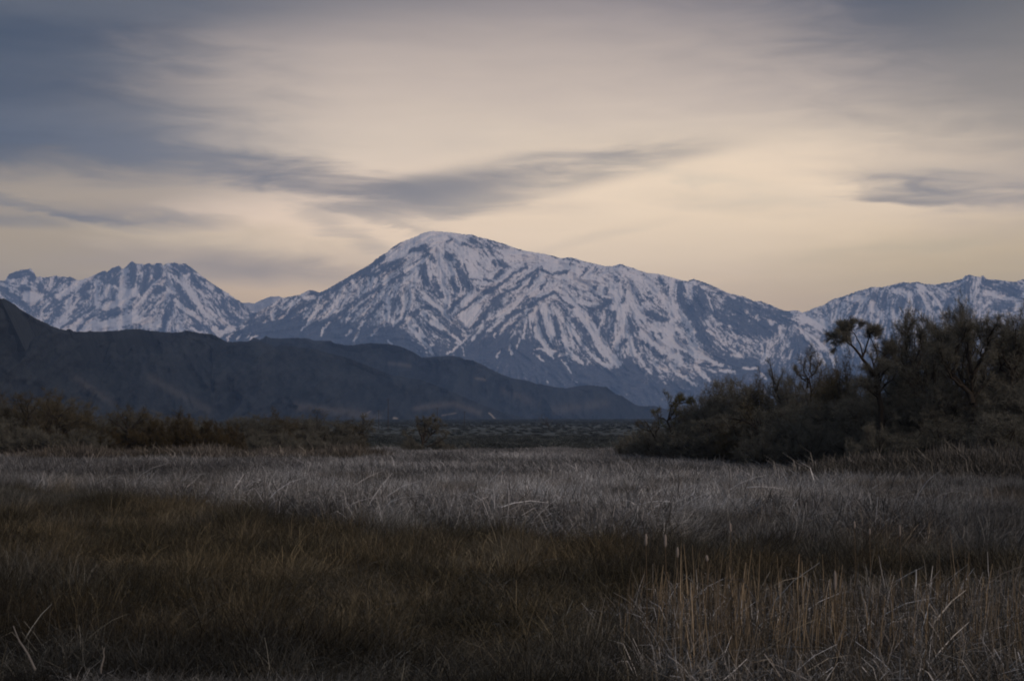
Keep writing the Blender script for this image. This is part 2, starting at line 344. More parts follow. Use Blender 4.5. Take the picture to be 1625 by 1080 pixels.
ob = build_range('main_mountain', SK_MAIN, 305, 1345, lambda q: np.full_like(q, 668.), lambda q: np.interp(q, [300, 450, 690, 1100, 1350], [22000, 23500, 24000, 24600, 24900]), 30, 300, 1.0, rf, MM, .5, at); tag(ob, kind='structure')
ob = build_range('right_mountain', SK_RIGHT, 1228, 1715, lambda q: np.full_like(q, 668.), lambda q: 25500+0*q, 30, 230, 1.0, rf, MM, .6, at); tag(ob, kind='structure')

# ---- foothills
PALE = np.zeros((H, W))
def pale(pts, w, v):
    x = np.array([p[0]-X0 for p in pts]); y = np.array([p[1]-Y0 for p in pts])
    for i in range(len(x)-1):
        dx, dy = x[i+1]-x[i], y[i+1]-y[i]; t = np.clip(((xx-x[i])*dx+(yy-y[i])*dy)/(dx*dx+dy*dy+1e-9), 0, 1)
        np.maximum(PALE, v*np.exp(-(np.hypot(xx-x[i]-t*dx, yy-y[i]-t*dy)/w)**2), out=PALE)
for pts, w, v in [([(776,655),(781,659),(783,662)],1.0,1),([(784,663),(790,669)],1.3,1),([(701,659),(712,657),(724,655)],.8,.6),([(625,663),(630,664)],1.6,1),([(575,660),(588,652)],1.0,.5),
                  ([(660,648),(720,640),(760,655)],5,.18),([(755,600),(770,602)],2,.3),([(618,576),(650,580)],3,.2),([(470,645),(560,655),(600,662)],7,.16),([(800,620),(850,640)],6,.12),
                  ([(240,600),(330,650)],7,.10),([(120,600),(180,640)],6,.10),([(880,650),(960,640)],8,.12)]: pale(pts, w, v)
hn1, hn2, hn3 = wnoise(26), wnoise(9), wnoise(3.2)
hl = lic(wnoise(3.5), 14)
rdg = 1-np.abs(lic(wnoise(7), 26)); rdg2 = 1-np.abs(lic(wnoise(3), 14))
HREL = hn1*80+hn2*30+hn3*8+hl*10+rdg*34+rdg2*10
HTEX = .46+.14*hn2+.14*hn3+.20*wnoise(.8)
m_h, nt, b = new_mat('sagebrush_hillside')
tx = nt.new('ShaderNodeAttribute', attribute_name='tex').outputs['Fac']
pl = nt.new('ShaderNodeAttribute', attribute_name='pale').outputs['Fac']
pos = nt.new('ShaderNodeNewGeometry').outputs['Position']
n1 = nt.noise(pos, .016, 6, .78); n2 = nt.noise(pos, .06, 3, .7)
f = nt.m('ADD', tx, nt.m('ADD', nt.m('MULTIPLY', nt.m('SUBTRACT', n1, .5), 1.5), nt.m('MULTIPLY', nt.m('SUBTRACT', n2, .5), 1.2)))
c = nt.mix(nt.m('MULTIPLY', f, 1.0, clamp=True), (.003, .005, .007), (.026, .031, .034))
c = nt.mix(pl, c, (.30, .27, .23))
nt.put(b.inputs['Base Color'], c)
bp = nt.new('ShaderNodeBump'); bp.inputs['Strength'].default_value = .6; bp.inputs['Distance'].default_value = 6
nt.put(bp.inputs['Height'], n1); nt.put(b.inputs['Normal'], bp.outputs[0])
hat = {'tex': cs(HTEX), 'pale': cs(PALE)}
b671 = lambda q: np.full_like(q, 673.)
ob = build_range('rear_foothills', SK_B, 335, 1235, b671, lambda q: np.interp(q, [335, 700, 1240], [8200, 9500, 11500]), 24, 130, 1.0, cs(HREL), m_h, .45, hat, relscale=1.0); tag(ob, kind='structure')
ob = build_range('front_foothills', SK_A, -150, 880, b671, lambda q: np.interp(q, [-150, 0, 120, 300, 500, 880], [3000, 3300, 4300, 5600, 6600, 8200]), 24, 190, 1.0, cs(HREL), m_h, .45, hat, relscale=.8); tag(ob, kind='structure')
# ---------------------------------------------------------------- ground sheet
def gz(x, y):
    r = np.maximum(0, y-430)
    return .0098*r*(1-np.exp(-r/500)) + .12*np.sin(x*.21+y*.13)*np.exp(-((y-80)/120)**2)
ys = np.concatenate([np.linspace(-600, 0, 7)[:-1], np.linspace(0, 140, 90)[:-1], np.geomspace(140, 500, 60)[:-1], np.geomspace(500, 31500, 70)])
xs = np.concatenate([-np.geomspace(19500, 60, 40), np.linspace(-58, 58, 80), np.geomspace(60, 19500, 40)])
GX, GY = np.meshgrid(xs, ys)
GZ = gz(GX, GY)
nr, nc = GX.shape
i = (np.arange(nr-1)[:, None]*nc+np.arange(nc-1)[None]).ravel()
m_g, nt, b = new_mat('valley_ground')
pos = nt.new('ShaderNodeNewGeometry').outputs['Position']
sep = nt.new('ShaderNodeSeparateXYZ'); nt.put(sep.inputs[0], pos)
far = nt.smooth(sep.outputs[1], 380, 460)
n1 = nt.noise(pos, .35, 4, .6); n2 = nt.noise(pos, .03, 5, .7); n3 = nt.noise(pos, .004, 3, .6)
near = nt.mix(n1, (.020, .016, .011), (.06, .048, .033))
plain = nt.mix(nt.smooth(nt.m('ADD', nt.m('MULTIPLY', n2, .75), nt.m('MULTIPLY', n3, .25)), .38, .62), (.022, .030, .030), (.085, .098, .092))
nt.put(b.inputs['Base Color'], nt.mix(far, near, plain))
g = link(bpy.data.objects.new('ground', mesh_np('ground', np.stack([GX, GY, GZ], -1).reshape(-1, 3), [np.stack([i, i+1, i+nc+1, i+nc], -1)], m_g, True)))
tag(g, kind='structure')

# ---------------------------------------------------------------- sky (world)
w = bpy.data.worlds.new('World'); scn.world = w; w.use_nodes = True
nt = NT(w.node_tree); bg = w.node_tree.nodes['Background']
d = nt.new('ShaderNodeTexCoord').outputs['Generated']
sp = nt.new('ShaderNodeSeparateXYZ'); nt.put(sp.inputs[0], d)
x, y, z = sp.outputs
az = nt.m('ARCTAN2', x, y)
el = nt.m('ARCTAN2', z, nt.m('SQRT', nt.m('ADD', nt.m('MULTIPLY', x, x), nt.m('MULTIPLY', y, y))))
U = nt.m('MULTIPLY', az, 2.708); V = nt.m('MULTIPLY', el, 2.708)     # unit: 1000 photo pixels of arc
cu = nt.new('ShaderNodeCombineXYZ'); nt.put(cu.inputs[0], U); nt.put(cu.inputs[1], V)
UV = cu.outputs[0]
def streak(rot, sx, sy, scale, detail, rough=.5, off=0.):
    mp = nt.new('ShaderNodeMapping'); nt.put(mp.inputs['Vector'], UV)
    mp.inputs['Rotation'].default_value = (0, 0, R(rot)); mp.inputs['Scale'].default_value = (sx, sy, 1); mp.inputs['Location'].default_value = (off, off*1.7, off)
    return nt.noise(mp.outputs[0], scale, detail, rough, .6)
nA = streak(6, 1.2, 5, 1.5, 3, .5, 3.1)      # broad soft bands
nB = streak(-9, 1.5, 11, 3.4, 5, .6, 7.7)    # finer streaks
nC = streak(9, 1.8, 9, 3.4, 5, .6, 1.3)
wob = nt.m('SUBTRACT', nA, .5); wob2 = nt.m('SUBTRACT', nC, .5)
U2 = nt.m('ADD', U, nt.m('MULTIPLY', wob2, .22)); V2 = nt.m('ADD', V, nt.m('ADD', nt.m('MULTIPLY', wob, .07), nt.m('MULTIPLY', wob2, .03)))
def lin(r, g, b):
    return tuple(((c/255)/12.92 if c/255 <= .04045 else ((c/255+.055)/1.055)**2.4) for c in (r, g, b))
vr0 = nt.m('DIVIDE', V, 4.3)
vr = nt.m('DIVIDE', V2, 4.3)
def vs(py, c): return ((690-py)/1000/4.3, c)
def lm_(m, r, g, b): return tuple(v*m_ for v, m_ in zip(lin(r, g, b), m))
FS = [vs(700, lm_((2.2,1.85,1.3),208,188,150)), vs(480, lm_((2.2,1.85,1.35),210,190,156)), vs(400, lm_((2.05,1.8,1.45),226,208,186)), vs(330, lm_((1.8,1.6,1.35),228,212,194)), vs(230, lm_((1.38,1.31,1.15),222,206,190)),
      vs(150, lm_((1.18,1.13,1.04),212,196,182)), vs(50, lin(186,170,158)), vs(-20, lin(152,140,136)), vs(-200, lin(120,122,134)), vs(-500, lin(118,124,138)), (.999, lin(*ZEN))]
RS = [(0.0, lin(*REAR)), (.1, lin(*[c*.97 for c in REAR])), (.3, lin(*[(c+z_)/2 for c, z_ in zip(REAR, ZEN)])), (.7, lin(*ZEN)), (1.0, lin(*ZEN))]
rearf = nt.smooth(nt.m('ABSOLUTE', U), 1.3, 3.6)
simple = nt.mix(rearf, nt.ramp(vr0, FS), nt.ramp(vr0, RS))
c = nt.ramp(vr, FS)
cw = nt.new('ShaderNodeCombineXYZ'); nt.put(cw.inputs[0], U2); nt.put(cw.inputs[1], V2)
def blob(c, px, py, sx, sy, rot, col, alpha, tex=None, lo=.22, hi=.72):
    mp = nt.new('ShaderNodeMapping', vector_type='TEXTURE'); nt.put(mp.inputs['Vector'], cw.outputs[0])
    mp.inputs['Location'].default_value = ((px-812.5)/1000, (690-py)/1000, 0); mp.inputs['Rotation'].default_value = (0, 0, R(rot)); mp.inputs['Scale'].default_value = (sx/1000, sy/1000, 1)
    ln = nt.new('ShaderNodeVectorMath', operation='LENGTH'); nt.put(ln.inputs[0], mp.outputs[0])
    mr = nt.new('ShaderNodeMapRange', interpolation_type='SMOOTHERSTEP'); nt.put(mr.inputs[0], ln.outputs['Value'])
    mr.inputs[1].default_value = 1.9; mr.inputs[2].default_value = 0; mr.inputs[4].default_value = min(alpha, 1)
    f = mr.outputs[0]
    if tex is not None: f = nt.m('MULTIPLY', f, nt.smooth(tex, lo, hi))
    return nt.mix(f, c, lin(col[0], col[1], col[2]*.965))
BL = [(0,70,250,270,0,(60,70,86),.85,None), (1650,-10,280,150,0,(76,82,95),.85,None), (-110,80,400,440,0,(44,58,76),1.0,None), (-40,10,420,90,4,(58,68,84),.9,None), (40,190,260,90,-6,(92,96,108),.7,nA), (180,130,260,130,-10,(132,130,134),.55,nA), (380,0,380,60,0,(108,108,114),.6,None), (1740,-70,560,300,-8,(58,68,82),1.0,None), (1700,220,260,220,0,(172,158,142),.6,None),
      (0,420,260,110,0,(226,198,152),.85,None), (1060,360,430,110,4,(304,272,232),.65,None), (1250,400,260,70,0,(292,258,210),.4,None), (1560,450,260,80,0,(246,214,140),.65,None),
      (150,300,260,40,4,(232,206,172),.5,None), (330,380,220,26,-4,(262,234,192),.55,None),
      (60,245,290,38,-4,(96,102,114),.75,nC), (350,256,230,28,-8,(122,122,130),.8,nB), (420,275,140,18,-14,(116,117,126),.7,nC), (590,300,180,30,-7,(140,133,132),.85,nB),
      (690,300,130,24,6,(140,133,132),.75,None), (850,280,250,32,9,(168,158,152),.85,nB), (980,275,150,18,10,(172,162,152),.85,nC), (720,335,170,14,-2,(186,172,160),.6,nB), (880,300,170,18,14,(196,182,166),.7,nC),
      (70,328,110,9,-16,(138,134,132),.7,nC), (180,348,110,16,-4,(128,125,128),.9,nC), (300,345,70,12,-8,(156,148,142),.7,nC), (30,362,80,14,0,(142,136,132),.6,None),
      (380,422,190,28,-2,(192,172,152),.9,nA), (560,375,120,20,-30,(196,180,164),.5,nB), (620,350,60,12,-20,(204,186,168),.5,None), (760,420,110,10,8,(240,220,192),.5,nB),
      (1400,295,120,20,-4,(200,184,164),.75,nA), (1490,312,140,20,-3,(152,145,143),.7,nB), (1450,303,70,7,-6,(134,130,135),.5,nC), (1610,321,150,14,-2,(150,143,140),.7,nB), (1430,324,90,8,0,(158,148,140),.8,nC),
      (960,378,80,8,14,(226,208,182),.25,nB), (1200,335,170,14,-4,(240,220,192),.5,nB), (1430,400,180,12,6,(236,214,168),.5,nB), (1100,300,200,12,-8,(250,232,206),.5,nC)]
for bl in BL: c = blob(c, *bl)
md = nt.m('ADD', .89, nt.m('ADD', nt.m('MULTIPLY', nA, .10), nt.m('MULTIPLY', nB, .12)))
vm = nt.new('ShaderNodeVectorMath', operation='SCALE'); nt.put(vm.inputs[0], c); nt.put(vm.inputs['Scale'], md)
sky = nt.new('ShaderNodeTexSky', sky_type='NISHITA'); sky.sun_disc = False
sky.sun_elevation = R(SUN_EL); sky.sun_rotation = R(SUN_AZ); sky.altitude = 1200
sc = nt.new('ShaderNodeVectorMath', operation='SCALE'); nt.put(sc.inputs[0], sky.outputs[0]); sc.inputs['Scale'].default_value = NISH
ad = nt.new('ShaderNodeVectorMath', operation='ADD'); nt.put(ad.inputs[0], simple); nt.put(ad.inputs[1], sc.outputs[0])
low = nt.smooth(z, -.12, 0.0)
nt.put(bg.inputs['Color'], nt.mix(low, (.05, .055, .07), ad.outputs[0])); bg.inputs['Strength'].default_value = SKYS
# the clouded part of the sky over the range; elsewhere the plain dusk gradient is enough
bg2 = nt.new('ShaderNodeBackground'); nt.put(bg2.inputs['Color'], vm.outputs[0]); bg2.inputs['Strength'].default_value = SKYS*SKYF
fm = nt.m('MULTIPLY', nt.smooth(nt.m('ABSOLUTE', U), 1.5, 1.05), nt.m('MULTIPLY', nt.smooth(V, 1.15, .85), nt.smooth(V, -.12, -.03)))
ms = nt.new('ShaderNodeMixShader'); nt.put(ms.inputs[0], fm); nt.l.new(bg.outputs[0], ms.inputs[1]); nt.l.new(bg2.outputs[0], ms.inputs[2])
nt.l.new(ms.outputs[0], w.node_tree.nodes['World Output'].inputs['Surface'])

sd = bpy.data.lights.new('fill_lamp', 'SUN'); sd.energy = FILL_E; sd.angle = R(22); sd.color = (1, .75, .60)
so = link(bpy.data.objects.new('fill_lamp', sd))
# soft warm fill light, added low behind the viewer to brighten the snow
so.rotation_euler = (R(90-FILL_EL), 0, R(180-FILL_AZ))  # azimuth measured clockwise from the view direction

# ---------------------------------------------------------------- haze
def box_mesh(name, lo, hi, mat):
    co = [(xx_, yy_, zz_) for xx_ in (lo[0], hi[0]) for yy_ in (lo[1], hi[1]) for zz_ in (lo[2], hi[2])]
    fs = np.array([[0,1,3,2],[4,6,7,5],[0,4,5,1],[2,3,7,6],[0,2,6,4],[1,5,7,3]])
    return mesh_np(name, co, [fs], mat)
if HAZE > 0:
    hm = bpy.data.materials.new('haze'); hm.use_nodes = True; t = hm.node_tree; t.nodes.clear()
    o = t.nodes.new('ShaderNodeOutputMaterial'); v = t.nodes.new('ShaderNodeVolumePrincipled')
    v.inputs['Color'].default_value = (*HAZECOL, 1); v.inputs['Density'].default_value = HAZE; v.inputs['Anisotropy'].default_value = 0
    t.links.new(v.outputs[0], o.inputs['Volume'])
    hz = link(bpy.data.objects.new('haze', box_mesh('haze', (-20500, -900, -45), (20500, 41000, 3150), hm)))
    tag(hz, kind='stuff')

# ---------------------------------------------------------------- camera
cd = bpy.data.cameras.new('camera'); cam = link(bpy.data.objects.new('camera', cd))
cam.location = (0, 0, CH); cam.rotation_euler = (R(90), 0, 0)
cd.sensor_width = 36; cd.lens = 60; cd.shift_y = 150/1625; cd.clip_start = .5; cd.clip_end = 120000
scn.camera = cam
scn.view_settings.view_transform = 'Standard'; scn.view_settings.look = 'None'
scn.view_settings.exposure = EXPO; scn.view_settings.gamma = 1
scn.cycles.filter_width = 1.9
w.cycles.sampling_method = 'MANUAL'; w.cycles.sample_map_resolution = 256
cy = scn.cycles
cy.max_bounces = 3; cy.diffuse_bounces = 1; cy.glossy_bounces = 1; cy.transmission_bounces = 1; cy.volume_bounces = 1; cy.transparent_max_bounces = 4
cy.use_denoising = True
# ---------------------------------------------------------------- bare trees
def frame_of(d):
    d = d/(np.linalg.norm(d)+1e-9)
    a = np.array([0, 0, 1.]) if abs(d[2]) < .8 else np.array([1., 0, 0])
    u = np.cross(d, a); u /= np.linalg.norm(u); return d, u, np.cross(d, u)

class Tubes:
    def __init__(s): s.co = []; s.f = []; s.n = 0
    def add(s, pts, rad, sides):
        pts = np.asarray(pts, float); k = len(pts)
        dirs = np.gradient(pts, axis=0)
        ang = np.arange(sides)*2*math.pi/sides
        for i in range(k):
            d, u, v = frame_of(dirs[i])
            s.co.append(pts[i]+rad[i]*(np.cos(ang)[:, None]*u+np.sin(ang)[:, None]*v))
        a = np.arange(sides); b2 = (a+1) % sides
        for i in range(k-1):
            o = s.n+i*sides
            s.f.append(np.stack([o+a, o+b2, o+sides+b2, o+sides+a], -1))
        s.n += k*sides
    def mesh(s, name, mat):
        return mesh_np(name, np.concatenate(s.co), [np.concatenate(s.f)], mat, True)

def resample(pts, n, jit):
    pts = np.asarray(pts, float)
    seg = np.linalg.norm(np.diff(pts, axis=0), axis=1); c = np.concatenate([[0], np.cumsum(seg)])
    q = np.linspace(0, c[-1], n)
    out = np.stack([np.interp(q, c, pts[:, i]) for i in range(3)], -1)
    # round the corners a little, then gnarl
    out[1:-1] = .5*out[1:-1]+.25*(out[:-2]+out[2:])
    out[1:-1] += rng.standard_normal((n-2, 3))*jit
    return out, c[-1]

def grow(pts, r0, r1, level, T, tips, prm, sides=6):
    """limb polyline -> tube; side branches recursively; records twig roots"""
    n = {0: 9, 1: 6, 2: 5, 3: 4}[level]
    L0 = np.linalg.norm(np.diff(np.asarray(pts), axis=0), axis=1).sum()
    p, L = resample(pts, n, L0*prm['gnarl']*(.5 if level == 0 else 1)/n)
    rad = r0+(r1-r0)*np.linspace(0, 1, n)**.8
    T.add(p, rad, {0: 7, 1: 5, 2: 4, 3: 3}[level])
    if level >= prm['depth']:
        for q in np.linspace(.25, 1, 3):
            i = q*(n-1); a = int(min(i, n-2)); pos = p[a]+(i-a)*(p[a+1]-p[a])
            tips.append((pos, p[a+1]-p[a]))
        return
    cnt = max(2, int(round(prm['kids'][level]*(.8+.4*rng.random())*min(1.5, max(.5, L/prm['Lref'][level])))))
    for k in range(cnt):
        q = prm['start'][level]+(1-prm['start'][level])*((k+rng.random())/cnt)
        i = q*(n-1); a = int(min(i, n-2)); pos = p[a]+(i-a)*(p[a+1]-p[a])
        d, u, v = frame_of(p[a+1]-p[a]); th = rng.random()*2*math.pi
        side = math.cos(th)*u+math.sin(th)*v
        sp = prm['spread']*(.6+.8*rng.random())
        dr = d*math.cos(sp)+side*math.sin(sp)+np.array([0, 0, prm['up']])
        dr /= np.linalg.norm(dr)
        ln = L*prm['ratio']*(1.15-.65*q)*(.7+.6*rng.random())
        bend = np.array([0, 0, prm['bend']*ln])
        e = [pos, pos+dr*ln*.5+bend*.25, pos+dr*ln+bend]
        rr = max(r0+(r1-r0)*q, .01)*.55
        grow(e, rr, max(rr*.3, .008), level+1, T, tips, prm)
    for q in (.85, 1.0):
        i = q*(n-1); a = int(min(i, n-2)); tips.append((p[a]+(i-a)*(p[a+1]-p[a]), p[a+1]-p[a]))

def twig_mesh(name, tips, per, length, width, mat, droop=0., fuzz=.5):
    pos = np.array([t[0] for t in tips]); dr = np.array([t[1] for t in tips])
    dr /= np.linalg.norm(dr, axis=1)[:, None]+1e-9
    pos = np.repeat(pos, per, 0); dr = np.repeat(dr, per, 0); n = len(pos)
    d = dr+rng.standard_normal((n, 3))*fuzz; d[:, 2] += .05-droop
    d /= np.linalg.norm(d, axis=1)[:, None]
    ln = length*(.5+rng.random(n))[:, None]
    st = pos+dr*rng.random((n, 1))*.2*length+rng.standard_normal((n, 3))*.05
    side = np.cross(d, rng.standard_normal((n, 3))); side /= np.linalg.norm(side, axis=1)[:, None]
    mid = st+d*ln*.5+np.array([0, 0, -droop*.1])*ln
    end = st+d*ln+rng.standard_normal((n, 3))*.12*ln+np.array([0, 0, -droop*.5])*ln
    # a side shoot on each twig makes the haze of fine wood
    d2 = d+rng.standard_normal((n, 3))*.7; d2 /= np.linalg.norm(d2, axis=1)[:, None]
    w = width*(.6+.8*rng.random((n, 1)))
    co = np.stack([st-side*w/2, st+side*w/2, mid+side*w*.4, mid-side*w*.4, end, mid+d2*ln*.5, mid+d*.03+side*w*.3], 1).reshape(-1, 3)
    o = np.arange(n)[:, None]*7
    return mesh_np(name, co, [o+np.array([[0, 1, 2, 3]]), o+np.array([[3, 2, 4]]), o+np.array([[3, 6, 5]])], mat)

def wood_mat(name, a, b_, sc_):
    m, nt, b = new_mat(name)
    pos = nt.new('ShaderNodeTexCoord').outputs['Object']
    n = nt.noise(pos, sc_, 4, .65)
    oi = nt.new('ShaderNodeObjectInfo').outputs['Random']
    c = nt.mix(nt.m('ADD', nt.m('MULTIPLY', n, .7), nt.m('MULTIPLY', oi, .4)), a, b_)
    nt.put(b.inputs['Base Color'], c)
    return m
M_BARK = wood_mat('bark', (.012, .011, .009), (.036, .032, .026), 3)
M_TW = {'grey': wood_mat('grey_twigs', (.064, .067, .056), (.132, .135, .114), .6),
        'brown': wood_mat('brown_twigs', (.046, .043, .027), (.094, .084, .055), .6),
        'rust': wood_mat('rust_twigs', (.036, .030, .015), (.062, .050, .026), .6),
        'green': wood_mat('budding_twigs', (.055, .056, .026), (.10, .098, .045), .6)}

PRM = dict(gnarl=.36, depth=2, kids=[9, 6, 4], Lref=[6, 3, 1.5], start=[.25, .2, .15], spread=.95, up=.05, ratio=.45, bend=.08)
def tree_meshes(limbs, prm, per, tl, tw_, mat, droop=0, fuzz=.5):
    T = Tubes(); tips = []
    for pts, r0, r1 in limbs: grow(pts, r0, r1, 0, T, tips, prm)
    return T.mesh('trunk', M_BARK), twig_mesh('crown', tips, per, tl, tw_, M_TW[mat], droop, fuzz)

def rand_limbs(h, w, trunks, lean=.0, bare=.0, thick=.22):
    """multi-stemmed willow / cottonwood skeleton, base at the origin"""
    out = []
    for k in range(trunks):
        th = 2*math.pi*(k+rng.random()*.7)/trunks; s = (w*(.3+.7*rng.random()) if k else .1*w) if trunks > 1 else w*.2*rng.random()
        hh = h*(.9+.1*rng.random())*math.sqrt(1-.62*(s/w)**2) if k else h
        bx, by = math.cos(th), math.sin(th)
        p = [(bx*.15, by*.15, -.3), (bx*s*.25, by*s*.25, hh*.25), (bx*s*.65+rng.normal()*.2, by*s*.65, hh*.6), (bx*s+lean, by*s, hh*.93)]
        out.append((p, thick*(.6+.6*rng.random()), .04))
    # low leaning limbs that fill the skirt
    for k in range(int(trunks*1.2)):
        if bare: break
        th = rng.random()*2*math.pi; s = w*(.7+.5*rng.random()); hh = h*(.25+.3*rng.random())
        p = [(0, 0, -.2), (math.cos(th)*s*.4, math.sin(th)*s*.4, hh*.5), (math.cos(th)*s, math.sin(th)*s, hh)]
        out.append((p, thick*.5, .03))
    return out

PROTO = {}
def P_(key, *a, **k): PROTO[key] = tree_meshes(*a, **k)
for q in range(3): P_(('willow', q), rand_limbs(9, 3.6, 8), PRM, 8, .55, .024, 'grey', fuzz=1.2)
for q in range(2): P_(('brownwillow', q), rand_limbs(8, 3.4, 8), PRM, 8, .55, .024, 'brown', fuzz=1.2)
for q in range(2): P_(('cottonwood', q), rand_limbs(14, 3.6, 4, thick=.34), dict(PRM, kids=[11, 6, 4], spread=.8, up=.1), 9, .65, .026, 'grey', fuzz=1.1)
P_(('snag', 0), rand_limbs(10, 2.6, 3, bare=1, thick=.2), dict(PRM, kids=[7, 4, 3], spread=.7, up=.3), 4, .6, .026, 'grey')
P_(('snag', 1), rand_limbs(10, 2.2, 2, bare=1, thick=.22), dict(PRM, kids=[7, 4, 3], spread=.65, up=.35), 4, .6, .026, 'grey')
for q in range(2): P_(('dome', q), rand_limbs(4.6, 3.0, 14, thick=.07), dict(PRM, kids=[7, 5, 3], spread=.5, up=.45, ratio=.42), 7, .5, .026, 'rust', fuzz=.6)
for q in range(2): P_(('thicket', q), rand_limbs(4.0, 3.2, 12, thick=.06), dict(PRM, kids=[7, 5, 3], spread=.6, up=.35, ratio=.45), 6, .5, .026, 'grey', fuzz=.7)
BASEH = {'willow': 9.6, 'brownwillow': 8.6, 'cottonwood': 14.7, 'snag': 10.3, 'dome': 5.0, 'thicket': 4.5}

def plant(meshes, loc, name, label, cat, group, s=(1, 1, 1), rz=0):
    r = empty(name, loc); r.rotation_euler = (0, 0, rz); r.scale = s
    tag(r, label, cat, group)
    for me, nm in zip(meshes, ('trunk', 'crown')):
        link(bpy.data.objects.new(nm, me), r)
    return r
def from_px(kind, q, px, top, D, wpx, label, name, cat, group, rz=None):
    X, Y, _ = P(px, 700, D); z = float(gz(X, Y))
    hgt = CH+(HY-top)/F*D-z
    sz = hgt/BASEH[kind]; sx = ({'willow': 1.6, 'brownwillow': 1.6, 'cottonwood': 1.45}.get(kind, 1.25))*(wpx/F*D)/({'willow': 8.6, 'brownwillow': 8.2, 'cottonwood': 9.6, 'snag': 7, 'dome': 7.6, 'thicket': 8}[kind])
    return plant(PROTO[(kind, q)], (X, Y, z), name, label, cat, group, (sx, sx*.95, sz), rng.random()*6.28 if rz is None else rz)
def px_tree(limbs, D, px, base, prm, per, tl, tw_, mat, name, label, cat='tree', group=None, depth=.35, fuzz=.5, droop=0):
    """skeleton traced in the photograph, set at its own distance with its limbs spread in depth"""
    X, Y, _ = P(px, base, D); z = float(gz(X, Y)); out = []
    for pts, r0, r1 in limbs:
        dy = rng.normal()*depth; L = []
        for k, (a, c_) in enumerate(pts):
            xx_, _, zz_ = P(a, c_, D); dd = dy*k*1.6
            L.append((xx_-X, dd, zz_-z))
        out.append((L, r0, r1))
    return plant(tree_meshes(out, prm, per, tl, tw_, mat, droop, fuzz), (X, Y, z), name, label, cat, group)

GR = 'bare trees of the grove on the right'; GL = 'bare trees of the low line on the left'
# --- traced individuals, right grove
px_tree([([(1400,728),(1396,650),(1386,596)], .34, .24), ([(1386,598),(1370,570),(1352,549),(1340,540),(1326,536)], .22, .05), ([(1368,566),(1374,552),(1379,534),(1383,522)], .12, .04),
         ([(1386,596),(1397,580),(1408,566),(1414,555)], .17, .05), ([(1396,579),(1394,560),(1387,545),(1384,528)], .09, .03), ([(1370,566),(1362,548),(1350,530),(1338,524)], .08, .03),
         ([(1388,594),(1402,588),(1410,584)], .12, .04), ([(1352,549),(1345,532),(1334,522)], .07, .03)],
        165, 1400, 728, dict(PRM, kids=[9, 7, 4], start=[.72, .2, .1], spread=1.05, up=.18, ratio=.46, gnarl=.15), 16, .5, .024, 'grey',
        'umbrella_tree', 'flat-topped bare tree with forked trunk and gaps through its crown, rising over the round bushes', group=None)
px_tree([([(1548,730),(1545,690),(1540,640),(1541,600),(1545,560),(1552,545),(1550,522),(1549,506)], .5, .05), ([(1543,640),(1528,612),(1512,590),(1500,568),(1497,548),(1500,532)], .3, .05),
         ([(1541,600),(1550,580),(1556,555),(1558,535),(1562,522)], .22, .04), ([(1541,592),(1532,560),(1534,540),(1528,524)], .2, .04), ([(1512,590),(1511,560),(1518,540),(1517,525)], .16, .04),
         ([(1543,640),(1560,620),(1572,596),(1580,570)], .2, .04), ([(1528,612),(1510,606),(1492,585),(1480,560)], .16, .04)],
        158, 1548, 730, dict(PRM, kids=[10, 6, 3], start=[.3, .2, .1], spread=.6, up=.3, ratio=.34), 8, .7, .026, 'grey',
        'tall_cottonwood', 'tallest bare cottonwood of the grove with two long curved limbs in a V', group=None, depth=.5)
px_tree([([(1612,730),(1606,680),(1598,640),(1596,600),(1588,560),(1590,540),(1596,524)], .4, .05), ([(1598,640),(1606,600),(1610,565),(1604,530)], .24, .04), ([(1600,650),(1622,610),(1632,575),(1634,545)], .22, .04),
         ([(1596,600),(1580,585),(1574,560),(1578,540)], .16, .04)],
        166, 1612, 730, dict(PRM, kids=[10, 6, 3], start=[.3, .2, .1], spread=.6, up=.3, ratio=.36), 8, .7, .026, 'grey',
        'upright_cottonwood', 'upright bare cottonwood close to the right edge, right of the tallest tree', group=None, depth=.5)
px_tree([([(1470,728),(1468,660),(1462,610),(1450,575),(1440,555),(1432,538)], .32, .04), ([(1468,650),(1480,600),(1484,560),(1478,540),(1472,526)], .24, .04), ([(1462,610),(1440,590),(1424,570),(1415,550)], .2, .04),
         ([(1480,600),(1498,570),(1502,550),(1498,530)], .18, .04), ([(1466,640),(1446,620),(1424,604)], .16, .04), ([(1450,575),(1458,555),(1452,532)], .12, .04)],
        170, 1470, 728, dict(PRM, kids=[9, 6, 3], start=[.3, .2, .1], spread=.65, up=.28, ratio=.38), 8, .7, .026, 'grey',
        'spreading_cottonwood', 'broad bare cottonwood with fanned limbs between the flat-topped tree and the tallest tree', group=None, depth=.5)
px_tree([([(1252,724),(1250,660),(1231,620),(1226,598),(1222,578)], .24, .05), ([(1231,622),(1237,600),(1244,588)], .12, .04), ([(1228,606),(1220,592)], .08, .03)],
        215, 1252, 724, dict(PRM, kids=[5, 4, 3], start=[.45, .2, .1], spread=.6, up=.3, ratio=.24), 3, .5, .026, 'grey',
        'forked_snag', 'thin forked snag standing up out of the grove left of its bushy bare neighbour', group=None)
px_tree([([(1290,724),(1287,660),(1279,612),(1274,590),(1268,575)], .28, .05), ([(1281,615),(1288,590),(1286,568)], .16, .04), ([(1279,605),(1270,596),(1262,585)], .12, .04), ([(1287,600),(1298,585),(1304,575)], .12, .04)],
        210, 1290, 724, dict(PRM, kids=[8, 5, 3], start=[.4, .2, .1], spread=.7, up=.3, ratio=.3), 6, .55, .026, 'grey',
        'round_topped_snag', 'bare tree with a small airy round top, right of the thin forked snag', group=None)
